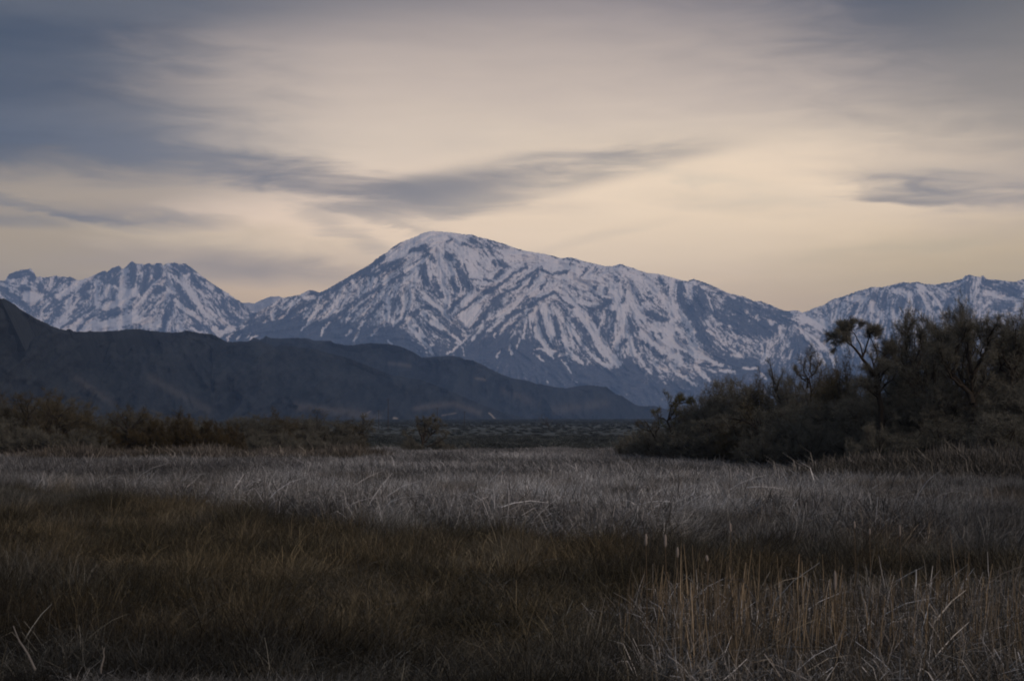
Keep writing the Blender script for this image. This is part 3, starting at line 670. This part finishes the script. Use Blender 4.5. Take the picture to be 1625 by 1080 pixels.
px_tree([([(1066,720),(1064,690),(1060,665),(1064,650),(1066,640)], .26, .06), ([(1060,665),(1070,655),(1074,645),(1080,636)], .16, .05), ([(1066,645),(1074,636),(1082,634)], .1, .04), ([(1078,640),(1088,638),(1098,636)], .1, .04)],
        235, 1066, 720, dict(PRM, kids=[8, 6, 3], start=[.4, .2, .1], spread=.9, up=.25, ratio=.4), 9, .5, .028, 'green',
        'budding_tree', 'olive green budding tree with a clumped crown at the left end of the right grove', group=None)
px_tree([([(1046,716),(1040,694),(1034,684),(1024,668)], .2, .04), ([(1034,684),(1018,680),(1010,676)], .1, .03), ([(1040,694),(1046,675),(1044,655)], .1, .03)],
        245, 1046, 716, dict(PRM, kids=[7, 5, 3], spread=.7), 5, .5, .026, 'brown', 'leaning_willow', 'low willow with limbs leaning left at the tapering tip of the grove', group=None)
px_tree([([(1226,728),(1212,695),(1196,672),(1178,664),(1160,663)], .3, .07), ([(1196,672),(1190,688),(1188,700)], .1, .04), ([(1178,664),(1166,676),(1150,680)], .1, .04)],
        196, 1226, 728, dict(PRM, kids=[7, 5, 3], spread=.7), 4, .5, .026, 'grey', 'arched_tree', 'leaning bare tree whose dark trunk arches left low in front of the grove', group=None)
# --- filler trees of the grove: px, top, D, width px, kind, variant
FILL = [(1000,688,262,46,'thicket',0), (1020,684,255,50,'thicket',1), (1040,676,250,50,'willow',0), (1086,645,240,46,'willow',1), (1108,628,238,52,'willow',2), (1124,612,232,44,'willow',0), (1150,602,228,60,'willow',1),
        (1180,596,222,62,'willow',2), (1208,604,222,56,'brownwillow',0), (1238,598,220,58,'willow',1), (1262,592,214,56,'willow',2), (1300,580,208,60,'willow',0), (1322,586,200,54,'brownwillow',1),
        (1345,577,190,70,'brownwillow',0), (1362,600,182,60,'willow',1), (1392,604,184,66,'willow',2), (1424,550,186,70,'cottonwood',0), (1448,508,182,76,'cottonwood',1), (1490,508,180,80,'cottonwood',0),
        (1522,492,176,70,'cottonwood',1), (1572,560,178,56,'cottonwood',0), (1590,520,176,60,'cottonwood',1), (1634,520,172,90,'cottonwood',0), (1660,512,176,90,'cottonwood',1), (1604,508,180,66,'cottonwood',0), (1705,515,178,90,'cottonwood',0), (1760,530,176,90,'cottonwood',1),
        (1070,672,232,60,'thicket',0), (1110,664,226,70,'willow',0), (1146,655,214,80,'willow',2), (1190,648,208,80,'brownwillow',1), (1236,646,200,84,'willow',1), (1278,640,194,84,'willow',0),
        (1322,634,186,84,'willow',2), (1366,632,176,84,'willow',1), (1412,622,170,90,'willow',0), (1456,612,166,90,'willow',2), (1500,606,162,90,'willow',1), (1570,610,160,80,'willow',0), (1618,600,158,90,'willow',2), (1655,590,158,100,'willow',1),
        (1210,684,190,80,'thicket',1), (1290,676,180,90,'thicket',0), (1390,670,164,90,'thicket',1), (1490,660,156,100,'willow',0), (1590,655,152,100,'willow',1)]
WORDS = {'willow': 'grey bushy {} willow', 'brownwillow': 'brownish bushy {} willow', 'cottonwood': 'tall bare {} cottonwood', 'thicket': 'low grey {} willow thicket',
         'dome': 'rust brown {} willow dome', 'snag': 'crooked open-limbed {} tree'}
ORD = ['', 'second ', 'third ', 'fourth ', 'fifth ', 'sixth ', 'seventh ', 'eighth ']
NAMES = {'willow': 'willow_tree', 'brownwillow': 'willow_tree', 'cottonwood': 'cottonwood_tree', 'thicket': 'willow_shrub', 'snag': 'bare_tree', 'dome': 'willow_shrub'}
def plant_rows(rows, lm, grp):
    """each tree is named by its place counted from the nearest landmark tree of the row"""
    cnt = {}; items = []
    for row, lst in rows:
        for t in lst:
            l = min(lm, key=lambda m: abs(m[0]-t[0])); items.append((abs(t[0]-l[0]), row, t, l))
    items.sort(key=lambda i: i[0])
    for dist, row, (px, top, D, wp, kind, q), l in items:
        k = (row, kind, l[1], px < l[0]); n = cnt.get(k, 0); cnt[k] = n+1
        lab = ORD[n]+WORDS[kind].format(row)+(' left of ' if px < l[0] else ' right of ')+l[1]
        from_px(kind, q, px, top, D, wp, lab, NAMES[kind], 'shrub' if kind in ('thicket', 'dome') else 'tree', grp)
plant_rows([('back-row', FILL[:27]), ('front-row', FILL[27:])],
           [(1046,'the leaning willow'), (1066,'the budding olive tree'), (1226,'the low arched trunk'), (1272,'the airy round-topped snag'), (1372,'the flat-topped tree'), (1465,'the fan-limbed cottonwood'),
            (1545,'the tallest cottonwood'), (1605,'the cottonwood at the right edge')], GR)

# --- left line, traced individuals
px_tree([([(52,722),(48,690),(44,665),(47,650),(52,636)], .3, .06), ([(44,665),(34,645),(31,632)], .18, .05), ([(47,655),(56,645),(60,636)], .12, .04)],
        262, 52, 722, dict(PRM, kids=[7, 5, 3]), 8, .6, .026, 'brown', 'crooked_tree', 'dark crooked tree with a stub limb, first tall one in the left line', group=None)
px_tree([([(84,722),(86,690),(92,666),(104,652),(114,646)], .3, .05), ([(92,666),(80,652),(74,638),(82,630)], .14, .04), ([(88,680),(112,672),(130,665)], .12, .04), ([(66,715),(66,680),(74,660)], .2, .04)],
        258, 84, 722, dict(PRM, kids=[7, 5, 3]), 7, .6, .026, 'brown', 'sweeping_tree', 'bare tree with dark limbs sweeping up to the right in the left line', group=None)
px_tree([([(202,722),(201,696),(200,682),(196,668),(194,656)], .34, .06), ([(200,684),(186,674),(178,668),(172,665)], .2, .05), ([(201,684),(212,676),(220,662),(228,655)], .22, .05), ([(212,676),(222,668),(234,664)], .1, .03)],
        262, 202, 722, dict(PRM, kids=[8, 5, 3], start=[.4, .2, .1]), 6, .6, .026, 'brown', 'three_limbed_tree', 'bare tree with three thick limbs spread like a trident in the left line', group=None)
px_tree([([(566,714),(570,698),(572,685),(580,678),(591,673)], .26, .07), ([(560,714),(561,695),(558,678)], .3, .08), ([(572,688),(576,674),(574,662)], .12, .04), ([(552,714),(550,694),(546,680)], .16, .05)],
        330, 562, 714, dict(PRM, kids=[8, 5, 3], ratio=.4), 7, .7, .028, 'grey', 'snag_armed_tree', 'bare tree with one bare arm reaching right, last of the left line', group=None)
px_tree([([(668,712),(672,698),(664,684),(662,672)], .34, .06), ([(672,698),(676,686),(672,674),(680,664)], .28, .05), ([(674,702),(684,690),(694,680),(700,674)], .24, .05), ([(684,690),(686,676),(690,666)], .16, .04),
         ([(666,708),(654,696),(648,684)], .2, .04), ([(678,708),(696,700),(706,694)], .18, .04)],
        345, 672, 712, dict(PRM, kids=[9, 6, 3], ratio=.42, spread=.9), 16, .6, .028, 'grey', 'lone_round_tree', 'lone round-headed bare tree standing in the gap at the far end of the meadow')
LEFT = [(-30,622,262,80,'willow',0), (4,634,266,70,'brownwillow',0), (28,640,270,60,'willow',2), (68,634,272,56,'willow',1), (88,628,270,50,'brownwillow',1), (114,632,272,60,'willow',2), (140,652,268,60,'brownwillow',0), (162,662,270,56,'willow',0),
        (190,652,274,60,'willow',1), (220,656,276,56,'brownwillow',1), (250,654,280,56,'willow',2), (282,656,282,50,'brownwillow',0), (312,660,286,56,'willow',0), (380,662,296,56,'willow',1), (402,658,300,60,'willow',2),
        (436,656,306,60,'brownwillow',0), (470,658,312,56,'willow',0), (504,654,316,46,'snag',0), (486,664,318,56,'willow',1), (530,666,322,56,'willow',2), (552,666,330,46,'brownwillow',1)]
LEFTF = [(10,672,256,80,'thicket',0), (60,676,254,80,'thicket',1), (130,680,256,80,'thicket',0), (180,684,262,70,'dome',0), (240,668,262,70,'dome',1), (284,664,264,74,'dome',0), (325,668,268,74,'dome',1), (362,676,278,60,'dome',0),
         (405,686,290,60,'thicket',1), (445,684,298,60,'thicket',0), (490,686,306,66,'thicket',1), (530,690,318,56,'thicket',0), (652,696,342,36,'thicket',1), (700,700,348,30,'thicket',0), (718,704,352,16,'thicket',1), (742,702,420,9,'thicket',0)]
plant_rows([('back-row', LEFT), ('meadow-edge', LEFTF)],
           [(50,'the crooked stub-limbed tree'), (95,'the sweeping-limbed tree'), (200,'the three-limbed tree'), (404,'the middle of the left line'), (505,'the open-limbed snag'), (565,'the bare-armed end tree'), (675,'the lone round tree')], GL)
# faint far tree on the plain, and the pole line crossing it
r = px_tree([([(873,682),(870,674),(867,667)], .3, .08), ([(872,678),(864,668),(859,662)], .25, .08)], 1150, 873, 682,
            dict(PRM, kids=[5, 3, 2]), 2, 1.2, .06, 'grey', 'far_bare_tree', 'faint dark bare tree alone far out on the valley plain', depth=1.)
m_p = wood_mat('weathered_pole', (.03, .027, .022), (.06, .052, .04), 2)
for k, (px, top, D, wd) in enumerate([(601,650,1500,'faint pole just left of the tall one'), (616,632,1350,'tallest faint pole on the plain, left of the lone round tree'), (694,646,1500,'faint pole rising behind the lone round tree'),
                                     (737,652,1650,'short faint pole right of the lone round tree')]):
    X, Y, _ = P(px, 690, D); z = float(gz(X, Y)); h = CH+(HY-top)/F*D-z
    r = empty('utility_pole', (X, Y, z)); tag(r, wd, 'utility pole', 'utility poles on the valley plain')
    T = Tubes(); T.add([(0, 0, -.5), (0, 0, h*.5), (0, 0, h)], [.28, .24, .18], 8); link(bpy.data.objects.new('pole', T.mesh('pole', m_p)), r)
    T = Tubes(); T.add([(-1.6, .25, h-1), (0, .25, h-1), (1.6, .25, h-1)], [.13]*3, 4); link(bpy.data.objects.new('crossarm', T.mesh('crossarm', m_p)), r)
# ---------------------------------------------------------------- meadow: clumps scattered over the ground
def blades(n, h, spread, width, lean, bend, seg=3, kink=0., leanx=0., hvar=.5, rad=.3):
    base = rng.standard_normal((n, 2))*rad; th = rng.random(n)*2*math.pi
    d = np.stack([np.cos(th)*spread*rng.random(n)+leanx, np.sin(th)*spread*rng.random(n), np.ones(n)], -1)
    d /= np.linalg.norm(d, axis=1)[:, None]
    hh = h*(1-hvar+hvar*2*rng.random(n)); ws = width*(.6+.8*rng.random(n))
    out = np.stack([np.cos(th)+leanx*2, np.sin(th), np.zeros(n)], -1); out /= np.linalg.norm(out, axis=1)[:, None]+1e-6
    fa = rng.random(n)*math.pi; side = np.stack([np.cos(fa), np.sin(fa), np.zeros(n)], -1)
    P0 = np.concatenate([base, np.full((n, 1), -.08)], 1); co = []
    bd = bend*(.4+1.2*rng.random(n))
    kk = (rng.random(n) < kink)
    for k in range(seg+1):
        t = k/seg
        p = P0+d*(hh*t)[:, None]+out*(hh*bd*t*t)[:, None]; p[:, 2] -= hh*bd*.55*t**3
        if k == seg: p = np.where(kk[:, None], P0+d*(hh*.62)[:, None]+out*(hh*.45)[:, None]+np.array([0, 0, -.12]), p)
        w_ = ws*(1-.75*t)
        co.append(p-side*(w_/2)[:, None]); co.append(p+side*(w_/2)[:, None])
    co = np.stack(co, 1); f = np.arange(n)[:, None]*(2*(seg+1))
    fs = [f+np.array([[2*k, 2*k+1, 2*k+3, 2*k+2]]) for k in range(seg)]
    r = np.repeat(rng.random(n), 2*(seg+1)); t = np.tile(np.repeat(np.arange(seg+1)/seg, 2), n)
    return co.reshape(-1, 3), fs, r, t
def grass_mat(name):
    m, nt, b = new_mat(name)
    ti = nt.new('ShaderNodeAttribute', attribute_name='tint', attribute_type='INSTANCER').outputs['Color']
    rr = nt.new('ShaderNodeAttribute', attribute_name='rnd').outputs['Fac']
    sc_ = nt.new('ShaderNodeVectorMath', operation='SCALE'); nt.put(sc_.inputs[0], ti); nt.put(sc_.inputs['Scale'], nt.m('ADD', .45, nt.m('MULTIPLY', nt.m('POWER', rr, 3.0), 2.1)))
    nt.put(b.inputs['Base Color'], sc_.outputs[0]); b.inputs['Roughness'].default_value = .75
    return m
M_GR = grass_mat('dry_blades')
def clump(name, **k):
    co, fs, r, t = blades(**k); me = mesh_np(name, co, fs, M_GR); fattr(me, 'rnd', r); return bpy.data.objects.new(name, me)
def coll(name, obs):
    c = bpy.data.collections.new(name)
    for o_ in obs: c.objects.link(o_)
    return c
C_TULE = coll('reed_clumps', [clump('reed_clump', n=46, h=1.15, spread=.35, width=.016, lean=.1, bend=.35, kink=.25, leanx=.12, hvar=.3, rad=.28) for _ in range(3)] +
              [clump('reed_clump', n=40, h=1.05, spread=.8, width=.018, lean=.3, bend=.6, kink=.5, leanx=.35, hvar=.35, rad=.35) for _ in range(2)])
C_FAR = coll('far_reed_clumps', [clump('far_reed_clump', n=90, h=.95, spread=.6, width=.045, lean=.1, bend=.4, seg=2, leanx=.15, hvar=.35, rad=.75) for _ in range(4)])
C_BROWN = coll('brown_clumps', [clump('brown_clump', n=70, h=.62, spread=.8, width=.012, lean=.2, bend=.6, kink=.15, hvar=.55, rad=.22) for _ in range(3)] +
               [clump('brown_clump', n=60, h=.5, spread=1.3, width=.013, lean=.2, bend=.8, kink=.35, hvar=.5, rad=.28) for _ in range(2)])
C_STALK = coll('stalk_clumps', [clump('stalk_clump', n=8, h=1.05, spread=.12, width=.024, lean=.02, bend=.03, hvar=.6, rad=.26) for _ in range(4)])
C_LITTER = coll('litter_clumps', [clump('litter_clump', n=22, h=.75, spread=1.5, width=.022, lean=.5, bend=.35, kink=.6, hvar=.5, rad=.3) for _ in range(4)])
C_SAGE = coll('sage_clumps', [clump('sage_clump', n=160, h=1.0, spread=1.4, width=.09, lean=.2, bend=.3, seg=2, hvar=.4, rad=.45) for _ in range(3)])

def scatter(name, pts, scl, rot, tint, col_, label=None):
    n = len(pts); me = bpy.data.meshes.new(name); me.vertices.add(n); me.vertices.foreach_set('co', np.asarray(pts, np.float32).ravel())
    a = me.attributes.new('scl', 'FLOAT_VECTOR', 'POINT'); a.data.foreach_set('vector', np.asarray(scl, np.float32).ravel())
    a = me.attributes.new('rot', 'FLOAT_VECTOR', 'POINT'); a.data.foreach_set('vector', np.asarray(rot, np.float32).ravel())
    a = me.attributes.new('idx', 'INT', 'POINT'); a.data.foreach_set('value', rng.integers(0, len(col_.objects), n).astype(np.int32))
    a = me.attributes.new('tint', 'FLOAT_COLOR', 'POINT'); a.data.foreach_set('color', np.concatenate([tint, np.ones((n, 1))], 1).astype(np.float32).ravel())
    ob = link(bpy.data.objects.new(name, me))
    g_ = bpy.data.node_groups.new(name, 'GeometryNodeTree')
    g_.interface.new_socket('Geometry', in_out='INPUT', socket_type='NodeSocketGeometry'); g_.interface.new_socket('Geometry', in_out='OUTPUT', socket_type='NodeSocketGeometry')
    N = g_.nodes; L = g_.links; gi = N.new('NodeGroupInput'); go = N.new('NodeGroupOutput')
    ip = N.new('GeometryNodeInstanceOnPoints'); ci = N.new('GeometryNodeCollectionInfo')
    ci.inputs['Collection'].default_value = col_; ci.inputs['Separate Children'].default_value = True; ci.inputs['Reset Children'].default_value = True
    def na(nm, ty):
        x_ = N.new('GeometryNodeInputNamedAttribute'); x_.data_type = ty; x_.inputs['Name'].default_value = nm; return x_.outputs[0]
    L.new(gi.outputs[0], ip.inputs['Points']); L.new(ci.outputs[0], ip.inputs['Instance']); ip.inputs['Pick Instance'].default_value = True
    L.new(na('idx', 'INT'), ip.inputs['Instance Index']); L.new(na('rot', 'FLOAT_VECTOR'), ip.inputs['Rotation']); L.new(na('scl', 'FLOAT_VECTOR'), ip.inputs['Scale'])
    L.new(ip.outputs[0], go.inputs[0])
    md_ = ob.modifiers.new('scatter', 'NODES'); md_.node_group = g_
    tag(ob, kind='stuff'); return ob

# low-frequency patchiness in world metres
def vnoise(x, y, s, seed):
    r_ = np.random.default_rng(seed); tab = r_.random((256, 256)); X = x/s; Yv = y/s
    i = np.floor(X).astype(int); j = np.floor(Yv).astype(int); fx = X-i; fy = Yv-j; fx = fx*fx*(3-2*fx); fy = fy*fy*(3-2*fy)
    g4 = lambda a, b_: tab[(a) % 256, (b_) % 256]
    return (g4(i, j)*(1-fx)+g4(i+1, j)*fx)*(1-fy)+(g4(i, j+1)*(1-fx)+g4(i+1, j+1)*fx)*fy
EDGE = curve([-600, 125, 0, 116, 150, 104, 300, 88, 450, 74, 560, 66, 800, 62, 1100, 58, 1400, 57, 1625, 56, 2300, 56])
def field_pts(n, d0, d1, pxl=-170, pxr=1795, pw=1.0):
    # uniform per ground area inside the wedge, a little wider than the view
    PADM = 9.0   # a strip of extra metres beyond either edge of the view, so that a step aside still sees grass
    a = lambda D: (pxl-CX)/F*D-(PADM if pxl < 0 else 0); b_ = lambda D: (pxr-CX)/F*D+(PADM if pxr > 1625 else 0)
    Dg = np.linspace(d0, d1, 400); wd = b_(Dg)-a(Dg); base_ = ((pxr-pxl)/F*Dg).sum(); n = int(n*wd.sum()/base_)
    cdf = np.cumsum(wd); cdf = cdf/cdf[-1]; D = np.interp(rng.random(n), cdf, Dg)
    X = a(D)+(b_(D)-a(D))*rng.random(n)
    return X, D, CX+X/D*F
def put(name, X, D, col_, smin, smax, tint, tvar=.25, mul=1.0, tilt=.12, zs=1.0, zoff=0., swirl=0.):
    n = len(X); s = (smin+(smax-smin)*rng.random(n))*mul
    scl = np.stack([s, s, s*zs*(np.ones(n) if np.isscalar(zs) else 1)], -1)
    rot = np.stack([rng.normal(size=n)*tilt, rng.normal(size=n)*tilt+.05, (rng.random(n)-.5)*1.6], -1)
    rot[:, 0] += swirl*(vnoise(X, D, 2.6, 31)-.5); rot[:, 1] += swirl*(vnoise(X, D, 3.1, 32)-.4)
    t = tint*(1+tvar*rng.standard_normal((n, 1))).clip(.3, 2)
    return scatter(name, np.stack([X, D, gz(X, D)+zoff], -1), scl, rot, t, col_)
def lerp3(t, a, b_): return np.asarray(a)[None]*(1-t[:, None])+np.asarray(b_)[None]*t[:, None]

# brown tussocks in front of the reed bed
X, D, px = field_pts(32000, 24, 118)
e = EDGE(px)+3*(vnoise(X, D, 5, 1)-.5)
k = (D < e+3*(vnoise(X, D, 1.8, 21)-.5)) & ~((px > 1000) & (D < 36) & (rng.random(len(px)) < .5))
X, D, px = X[k], D[k], px[k]
v1 = vnoise(X, D, 3.2, 2); v2 = vnoise(X, D, 9, 3)
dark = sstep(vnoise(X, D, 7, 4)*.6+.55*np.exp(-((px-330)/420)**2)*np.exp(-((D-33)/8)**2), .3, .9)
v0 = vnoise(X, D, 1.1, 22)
t = lerp3(sstep(.5*v1+.5*v0, .2, .85), (.022, .021, .012), (.118, .101, .063)); t = t*(1-.5*dark[:, None])*(1-.50*sstep(-D, -35, -27)-.22*sstep(-px, -800, -150)*sstep(-D, -44, -30)-.45*sstep(px, 820, 1050)*sstep(D, 38, 44)-.2*sstep(-px, -300, 0))[:, None]  # corner falloff near the eye and shade under the reed front, painted into tint
gy = np.maximum(sstep(.6*v2+.4*vnoise(X, D, 1.6, 23), .50, .72)*.75, np.exp(-((EDGE(px)-D)/7)**2)*.9*sstep(vnoise(X, D, 2.2, 33), .35, .7)); t = t*(1-gy[:, None])+np.array([[.088, .092, .084]])*gy[:, None]
zz = .22+1.9*vnoise(X, D, 1.4, 6)**1.9+.5*vnoise(X, D, 4.5, 26)
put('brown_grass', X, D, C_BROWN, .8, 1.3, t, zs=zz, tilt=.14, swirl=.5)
# pale reed bed, tall at its front edge
X, D, px = field_pts(30000, 45, 135)
e = EDGE(px)+5*(vnoise(X, D, 5, 1)-.5)+4*(vnoise(X, D, 1.8, 21)-.5); k = (D > e) & (vnoise(X, D, 1.6, 24) > .16+.14*np.exp(-((D-e)/14)**2)) & ((D > e+6) | (rng.random(len(D)) < .55))
X, D, px, e = X[k], D[k], px[k], e[k]
v1 = vnoise(X, D, 6, 7); v2 = vnoise(X, D*.5, 14, 8); front_ = np.exp(-((D-e)/9)**2)
t = lerp3(sstep(v2, .3, .75), (.100, .106, .106), (.165, .178, .186)); t *= (.75+.5*v1)[:, None]
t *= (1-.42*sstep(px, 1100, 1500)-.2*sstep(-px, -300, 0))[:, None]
bp_ = sstep(vnoise(X, D*.7, 3.3, 34), .55, .8)*.7; t = t*(1-bp_[:, None])+np.array([[.062, .052, .036]])*bp_[:, None]
t *= (1+.22*np.exp(-((D-e-9)/8)**2)*sstep(px, 250, 600)*sstep(-px, -1250, -1000))[:, None]; t *= (.6+.8*vnoise(X, D, 1.3, 25))[:, None]*(.35+1.15*sstep(vnoise(X, D*.8, 4.2, 27)*.6+vnoise(X, D, 2.0, 28)*.4, .15, .6))[:, None]
zz = .72+.35*v1+.22*front_-.15*sstep(300-px, 0, 250)
put('reed_bed', X, D, C_TULE, .8, 1.25, t, zs=zz, tilt=.18, tvar=.22, swirl=1.3)
X, D, px = field_pts(5200, 56, 112, 150, 1500); e = EDGE(px); k = (D > e+1) & (D < e+26) & (vnoise(X, D*.7, 4.5, 41) > .42); X, D, px = X[k], D[k], px[k]
put('bent_reeds', X, D, C_LITTER, 1.0, 1.9, lerp3(rng.random(len(X)), (.085, .088, .086), (.190, .198, .204))*(1-.4*sstep(px, 1100, 1500))[:, None], tilt=.3, tvar=.3, zoff=.45, swirl=.8)
# far meadow
X, D, px = field_pts(26000, 118, 395)
v1 = vnoise(X, D*.4, 16, 9); v2 = vnoise(X, D, 9, 10); v3 = vnoise(X*1.0, D*.3, 9, 12)
t = lerp3(v1, (.120, .126, .130), (.176, .188, .196)); rust = sstep(v2, .78, .92)*.5
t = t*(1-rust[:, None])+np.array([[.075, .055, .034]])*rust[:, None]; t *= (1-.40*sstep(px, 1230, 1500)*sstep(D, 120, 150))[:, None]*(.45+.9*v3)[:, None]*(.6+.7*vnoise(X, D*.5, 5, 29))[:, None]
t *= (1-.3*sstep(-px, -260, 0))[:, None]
zz = .75+.45*v3
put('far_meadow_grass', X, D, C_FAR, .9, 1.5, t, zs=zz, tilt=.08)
# brown bank of tussocks below the trees on the right
X, D, px = field_pts(2600, 128, 152, 1290, 1800)
lift = 1.6*sstep(px, 1290, 1360)*np.exp(-((D-142)/8)**2)
put('bank_grass', X, D, C_FAR, 1.1, 1.7, lerp3(vnoise(X, D, 4, 13), (.04, .04, .034), (.10, .10, .094)), zs=1.0+1.6*sstep(px, 1290, 1400)*vnoise(X, D, 5, 14), tilt=.12)
X, D, px = field_pts(2600, 238, 262, -160, 600)
put('brush_edge_grass', X, D, C_FAR, 1.0, 1.7, lerp3(vnoise(X, D, 5, 35), (.045, .040, .028), (.125, .120, .110)), zs=.6+1.5*vnoise(X, D, 6, 36), tilt=.12)
# cattail stubble and broken litter, lower right
X, D, px = field_pts(1400, 27.5, 36.5, 940, 1800)
k = (rng.random(len(px)) < sstep(px, 930, 1100)*(1-.6*sstep(px, 1300, 1500))) & (vnoise(X, D, 1.1, 15) > .46); X, D, px = X[k], D[k], px[k]
put('cattail_stalks', X, D, C_STALK, .75, 1.15, lerp3(rng.random(len(X)), (.090, .074, .048), (.150, .126, .088)), tilt=.06, zs=.50+.75*rng.random(len(X))**1.2)
X, D, px = field_pts(2600, 25, 38, 930, 1800)
k = (rng.random(len(px)) < sstep(px, 950, 1150)); X, D, px = X[k], D[k], px[k]
put('broken_reed_litter', X, D, C_LITTER, .6, 1.35, lerp3(rng.random(len(X))**1.3, (.080, .070, .050), (.205, .215, .222)), tilt=.25, tvar=.35)
X, D, px = field_pts(900, 25, 50, -100, 960)
put('dead_reed_litter', X, D, C_LITTER, .5, .9, lerp3(rng.random(len(X))**2, (.040, .038, .027), (.09, .097, .095)), tilt=.25, tvar=.3)
# pale grassy hummocks along the very bottom
X, D, px = field_pts(1000, 24.0, 25.7, -100, 560)
k = vnoise(X, D, 1.1, 16) > .35; X, D = X[k], D[k]
put('hummock_grass', X, D, C_BROWN, .5, .8, lerp3(vnoise(X, D, 1.5, 17), (.06, .055, .042), (.17, .18, .185)), tilt=.15, zs=.8)
# sagebrush out on the plain
X, D, px = field_pts(22000, 400, 7500, -100, 1300); D = 400+(D-400)**1.15/7100**.15; X = (px-CX)/F*D; X0_, D0_, _ = field_pts(4000, 400, 900, -100, 1300); X = np.concatenate([X, X0_]); D = np.concatenate([D, D0_])
sgs = 1+sstep(D, 1500, 7500)*3.0
put('sagebrush', X, D, C_SAGE, .9, 2.6, lerp3(vnoise(X, D*.3, 40, 18), (.022, .028, .026), (.075, .086, .080)), tilt=.1, zs=.7, mul=sgs)

# individual cattails whose pale heads show
m_head = wood_mat('fluffy_seed_head', (.14, .13, .115), (.23, .215, .20), 20)
m_st = wood_mat('cattail_stalk_brown', (.07, .055, .036), (.12, .096, .066), 5)
HEADS = [(1025,846,865,31,'pale cattail head left of the longest one'), (1056,847,868,31,'longest pale cattail head over the brown grass'), (1075,867,884,32,'small faint cattail head just right of the longest one'),
         (1122,880,890,32,'stubby leaning cattail head above the left stalks'), (1159,829,844,36,'pale cattail head high against the reed bed edge'), (1380,838,848,40,'tiny pale cattail head in the dark gap at right'),
         (1428,832,850,40,'brownish cattail head right of the tiny pale one'), (1356,826,838,40,'short pale cattail head left of the tiny one'), (1325,905,935,29,'lowest cattail head, down among the right stalks')]
for (px, t0, t1, D, lb) in HEADS:
    X, Y, zt = P(px, t0, D); _, _, zb = P(px, t1, D); z = float(gz(X, Y))
    r = empty('cattail', (X, Y, z)); tag(r, lb, 'cattail', 'cattails with seed heads')
    T = Tubes(); T.add([(0, 0, -.1), (.02, 0, (zb-z)*.6), (0, 0, zb-z+.02)], [.009, .008, .006], 5); link(bpy.data.objects.new('stalk', T.mesh('stalk', m_st)), r)
    h0, h1 = zb-z, zt-z; q = np.linspace(0, 1, 7); rad = .026*np.array([.35, .9, 1, .95, 1, .8, .3])
    T = Tubes(); T.add(np.stack([rng.normal(size=7)*.003, q*0, h0+(h1-h0)*q], -1), rad, 8); link(bpy.data.objects.new('seed_head', T.mesh('seed_head', m_head)), r)
m_dead = wood_mat('bleached_stem', (.085, .08, .07), (.15, .15, .145), 6)
def stem(name, pts, D, r0, label, cat='dead stem', dy=.05):
    X, Y, _ = P(*pts[0], D); z = float(gz(X, Y)); r_ = []
    for k, (a, c_) in enumerate(pts):
        x1, _, z1 = P(a, c_, D); r_.append((x1-X, dy*k, z1-z))
    T = Tubes(); T.add(resample(r_, 7, .006)[0], np.linspace(r0, r0*.45, 7), 6)
    o_ = link(bpy.data.objects.new(name, T.mesh(name, m_dead))); o_.location = (X, Y, z); tag(o_, label, cat)
stem('dead_branch', [(56,1062),(44,1042),(33,1024),(20,1012),(15,995)], 25.5, .022, 'bleached bent branch sticking up at lower left corner', 'branch')
stem('broken_stalk', [(160,1068),(162,1048),(163,1028)], 26, .02, 'short upright stalk at the bottom edge, right of the bent branch', 'stalk')
stem('arched_reed', [(1530,985),(1550,940),(1580,912),(1625,897),(1690,892)], 30, .009, 'long thin reed arching up to the right edge', 'reed')
stem('leaning_reed', [(1455,975),(1468,940),(1483,915),(1495,905)], 30, .012, 'curved pale reed leaning right, left of the long arching reed', 'reed')
stem('bleached_stalk', [(1120,1080),(1122,1040),(1116,1000)], 27, .014, 'bleached upright stalk at the bottom left of the cattail stand', 'stalk')
stem('fallen_stalk', [(1400,1000),(1422,1040),(1450,1068)], 27.5, .014, 'grey fallen stalk slanting down among the cattail litter', 'stalk')
stem('slanting_stalk', [(1630,955),(1606,922)], 29, .014, 'pale stalk slanting at the right edge', 'stalk')
